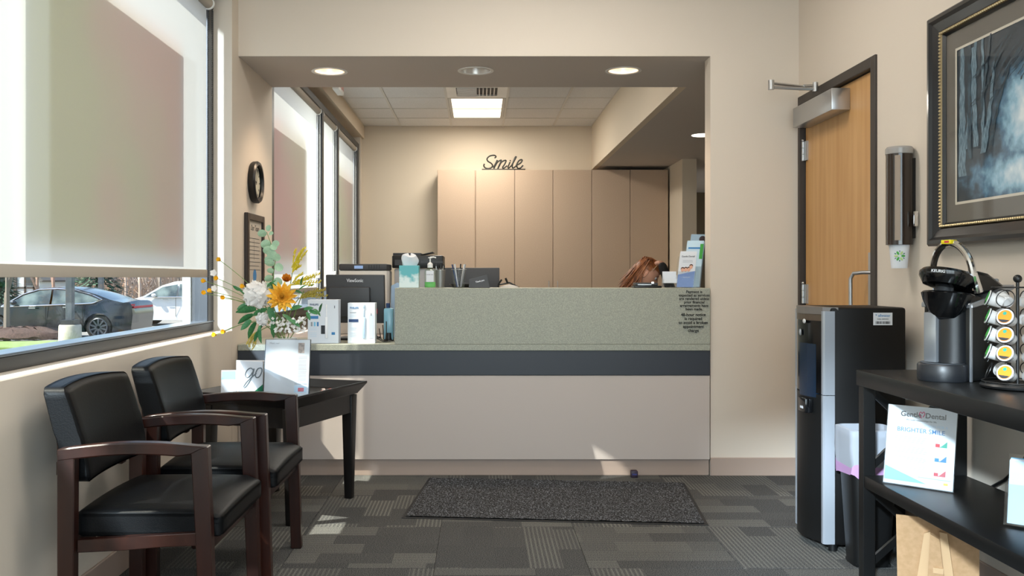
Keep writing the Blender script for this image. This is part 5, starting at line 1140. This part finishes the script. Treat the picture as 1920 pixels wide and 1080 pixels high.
def conifer(px, yy, h, r_, label):
    o = thing('conifer', label, 'tree', (PX(px, yy), yy, GZ)); B().cyl((0, 0, 0), .14, h*.9, r2=.03, n=8).obj('trunk', BARK, o)
    t = bmesh.new(); rnd = random.Random(3)
    for k in range(2600):
        z = rnd.uniform(.06, 1); a = rnd.uniform(0, 2*PI); rr_ = r_*(1-z)**.8*rnd.uniform(.5, 1.02); p = V((rr_*math.cos(a), rr_*math.sin(a), z*h)); d_ = V((math.cos(a), math.sin(a), rnd.uniform(-.5, .3)))*.28; s_ = V((-math.sin(a), math.cos(a), 0))*.06
        t.faces.new([t.verts.new(q) for q in (p-d_*.4+s_, p-d_*.4-s_, p+d_)])
    b = B(); b._in(t); b.obj('needles', mat('blue_green_needles', '5c7c66', .8, var='3f5d4a', scale=3), o, False, kind='stuff')
conifer(184, 40, 3.4, 1.9, 'blue-green conifer behind the roof of the dark car'); conifer(4, 33, 2.6, 1.0, 'green shrub-like conifer at the far left behind the young tree')
# lamp posts
for k, (px, yy, w_, lb) in enumerate([(131.5, 23.6, .085, 'square dark steel post on a pale concrete base, in front of the dark car'), (189.5, 38, .09, 'dark steel lamp post standing in front of the conifer')]):
    o = thing('lamp_post', lb, 'lamp post', (PX(px, yy), yy, GZ+(.121 if k == 0 else 0))); hz4 = 5
    B().box(-w_, w_, -w_, w_, .0, hz4, bev=.01, seg=1).obj('pole', mat('weathered_steel', '565b62', .5, .3), o, False); B().box(-.6, .1, -.18, .18, hz4, hz4+.12, bev=.02).obj('lamp_head', FRAME, o)
    if k == 0: B().lathe([(0, 0), (.28, 0), (.27, .40), (.25, .43), (0, .43)], 24).obj('concrete_base', mat('concrete', 'c9c2b4', .85, var='b8b0a2', scale=8), o); B().box(-.17, .17, -.17, .17, .43, .55).obj('base_plate', FRAME, o)
# houses
TIM = mat('dark_timber', '4a3c36', .8); STU = mat('white_stucco', 'dcdcda', .8); TAN = mat('tan_siding', 'cfa588', .8); ROOF = mat('grey_shingle', '6f6c6c', .9)
hs_ = thing('house', 'white half-timbered house with steep grey roof at far left', 'house', (PX(40, 62), 62, GZ))
B().box(-2.6, 1.2, 0, 5, 0, 2.0).obj('wall', STU, hs_, False); B().prism([(-2.0, 2.0), (1.0, 2.0), (-.6, 3.6)], -.02, 4.9).obj('gable', STU, hs_, False)
for s in (0, 1):
    B().prism([(-.6, 3.75), (-.6, 3.55), (1.5, 1.45), (1.65, 1.55)] if s else [(-.6, 3.75), (-.6, 3.55), (-2.5, 1.6), (-2.65, 1.7)], -.4, 5.2).obj('roof', ROOF, hs_, False)
for x in (-2.2, -1.6, -1.0, -.4, .2, .8): B().box(x, x+.13, -.05, 0, .3, 2.0).obj('timber', TIM, hs_, False)
B().box(-2.6, 1.2, -.05, 0, 1.0, 1.12).obj('timber', TIM, hs_, False)
for x in (-1.9, .35): B().box(x, x+.4, -.07, 0, 1.2, 1.8).obj('window', GREYP, hs_, False)
h2 = thing('building', 'long tan building behind the trees above the white car', 'building', (PX(262, 75), 75, GZ))
B().box(-7.5, 9, 0, 5, 0, 4).obj('wall', TAN, h2, False); B().box(-7.8, 9.3, -.3, 5, 4, 4.4).obj('roof', ROOF, h2, False)
for k in range(8): B().box(-6.5+k*1.9, -5.6+k*1.9, -.06, 0, 1.2, 2.4).obj('window', GREYP, h2, False)
for k, (px, yy, rx_, rz_, c) in enumerate([(60, 68.8, 6, 2.2, 'b39c8e'), (360, 71, 6, 2.0, 'b5a396'), (210, 85, 12, 1.9, 'b3a294')]):
    b = B(); t = bmesh.new(); rnd = random.Random(k)
    for _ in range(5000):
        x = rnd.gauss(0, .5)*rx_; z = abs(rnd.gauss(0, .5))*rz_*1.3; p = V((x, rnd.uniform(-1, 1), z)); d_ = V((rnd.uniform(-.3, .3), rnd.uniform(-.3, .3), rnd.uniform(.2, .8))); s_ = V((.03, .02, 0))
        t.faces.new([t.verts.new(q) for q in (p-s_, p+s_, p+d_)])
    b._in(t); o = b.obj('brush_thicket', mat('thicket', c, .9), smooth=False); o.location = (PX(px, yy), yy, GZ); o['kind'] = 'stuff'; tag(o, ['brown leafless thicket behind the house', 'brown leafless thicket on the far right skyline', 'brown leafless thicket between the two buildings'][k], 'bushes')

# cars: local front -X, side -Y
def car(label, loc, rz, paint, prof, belt, win, wheels, glassm, wr_, L_, W_=.92, taper=.20, spokes=10, trim=True):
    t0 = thing('car', label, 'car', loc, rz)
    def arch(cx_, r_): return [(cx_+r_*math.cos(a), max(.22, wr_+r_*math.sin(a))) for a in [R(200-i*22) for i in range(11)]]
    low = []
    for cx_ in wheels: low += arch(cx_, wr_+.05)
    poly = prof+[(L_/2-.05, .28)]+[p for p in reversed(low)]+[(-L_/2+.05, .26)]
    def fn(x, z): return W_-(taper*max(0, (z-belt)/.5)+.10*max(0, (.45-z)) + .16*max(0, abs(x)-L_/2+.6)**1.3)
    t = bmesh.new(); n_ = 8; rows = []
    for j in range(n_+1):
        s_ = -1+2*j/n_; rows.append([t.verts.new((x, s_*fn(x, z), z+.03*(1-s_*s_)*(z > belt))) for x, z in poly])
    k = len(poly)
    for a, b_ in zip(rows, rows[1:]):
        for i in range(k): t.faces.new((a[i], a[(i+1) % k], b_[(i+1) % k], b_[i]))
    t.faces.new(rows[0]); t.faces.new(rows[-1]); bmesh.ops.recalc_face_normals(t, faces=t.faces); bmesh.ops.triangulate(t, faces=[f for f in t.faces if len(f.verts) > 4])
    b = B(); b._in(t); b.obj('body', paint, t0)
    for s in (-1, 1):
        for wi, wpoly in enumerate(win):
            t = bmesh.new(); vs = [t.verts.new((x, s*(fn(x, z)+.008), z)) for x, z in wpoly]; t.faces.new(vs); b = B(); b._in(t); b.obj('side_window', glassm, t0, False)
        if trim:
            top = [p for p in trim]; b = B(); b.tube([(x, s*(fn(x, z)+.012), z) for x, z in top], .018, 6); b.obj('window_trim', CHROME, t0)
        b = B(); b.box(-.5, -.32, s*(W_+.02)-.0, s*(W_+.02)+s*.02, belt-.10, belt-.07); b.box(.45, .63, s*(W_+.02)-.0, s*(W_+.02)+s*.02, belt-.08, belt-.05); b.obj('door_handle', ALU, t0)
        B().sph((win[0][0][0]+.32, s*(W_+.08), belt+.06), .09, sc=(1, .8, .7)).obj('mirror', paint, t0)
        for q in (-.05, .98): B().box(q, q+.012, s*(fn(0, .7)+.0)-.004, s*(fn(0, .7))+.004, .35, belt).obj('door_seam', BLKI, t0, False)
        for cx_ in wheels:
            b = B(); b.lathe([(0, .10), (wr_*.72, .10), (wr_*.74, .12), (wr_*.97, .11), (wr_, .06), (wr_, -.1), (wr_*.9, -.12)], 32, T(cx_, s*(W_-.14), wr_) @ Mx.Rotation(R(90 if s < 0 else -90), 4, 'X')); wo = b.obj('wheel', mat('tyre', '1c1c1d', .8), t0)
            b = B()
            for q in range(spokes): b.box(-.022, .022, -.13, -.105, .04, wr_*.72, M=T(cx_, s*(W_-.14) if s < 0 else s*(W_-.14)+.235, wr_) @ Mx.Rotation(2*PI*q/spokes, 4, 'Y'))
            b.ring((cx_, s*(W_-.14)+s*.115, wr_), wr_*.70, .02, (0, 1, 0), 28, 6); b.obj('rim', ALU if trim and glassm is not None and paint.name.startswith('white') else mat('dark_rim', '5b6068', .35, .6), wo)
    return t0
BLKPAINT = mat('black_car_paint', '1d222b', .2, .3, coat=.6); WPAINT = mat('white_car_paint', 'e6e8ea', .3, coat=.4); CGL = mat('car_window_glass', '39474f', .08, var='7c8c8c', scale=2.2)
prof1 = [(-2.35, .45), (-2.33, .68), (-2.15, .80), (-1.55, .95), (-1.25, 1.02), (-.75, 1.28), (-.3, 1.43), (.2, 1.47), (.75, 1.43), (1.3, 1.28), (1.75, 1.12), (2.1, 1.04), (2.25, 1.06), (2.33, .98), (2.36, .7), (2.33, .45)]
w1 = [[(-1.22, .94), (-.70, 1.24), (-.28, 1.37), (.06, 1.40), (.06, 1.00)], [(.12, 1.00), (.12, 1.40), (.62, 1.37), (1.1, 1.25), (1.42, 1.13), (1.25, 1.05)]]
tr1 = [(-1.28, .93), (-.72, 1.27), (-.28, 1.41), (.2, 1.44), (.72, 1.40), (1.2, 1.27), (1.52, 1.13), (1.25, 1.03), (.06, .975), (-1.28, .93)]
c1 = car('glossy black sedan with chrome window line and dark wheels outside', (PX(116, 26.9), 26.9, GZ), R(0), BLKPAINT, prof1, .98, w1, (-1.45, 1.42), CGL, .35, 4.72, trim=tr1)
B().prism([(2.02, .86), (2.33, .92), (2.34, 1.0), (2.1, .94)], -.84, -.6).obj('taillight', RED, c1, False); B().box(2.3, 2.37, -.75, .75, .88, .94).obj('taillight', RED, c1, False)
prof2 = [(-2.2, .4), (-2.2, .68), (-2.0, .86), (-1.45, 1.0), (-1.2, 1.08), (-.6, 1.45), (-.2, 1.58), (.5, 1.63), (1.3, 1.60), (1.85, 1.52), (2.0, 1.30), (2.12, 1.02), (2.18, .7), (2.15, .4)]
w2_ = [[(-1.12, 1.05), (-.55, 1.40), (-.02, 1.50), (-.02, 1.06)], [(.05, 1.06), (.05, 1.51), (.95, 1.51), (.95, 1.08)], [(1.05, 1.10), (1.05, 1.50), (1.6, 1.45), (1.72, 1.32), (1.55, 1.16)]]
c2 = car('white hatchback parked behind the black sedan, seen through the window', (PX(347, 34.2), 34.2, GZ), R(0), WPAINT, prof2, 1.05, w2_, (-1.4, 1.35), CGL, .34, 4.4, trim=[(-1.16, 1.03), (-.5, 1.04), (.3, 1.05), (1.5, 1.12)])
B().box(1.4, 2.1, -.7, .7, 1.60, 1.64, bev=.01).obj('spoiler', WPAINT, c2)
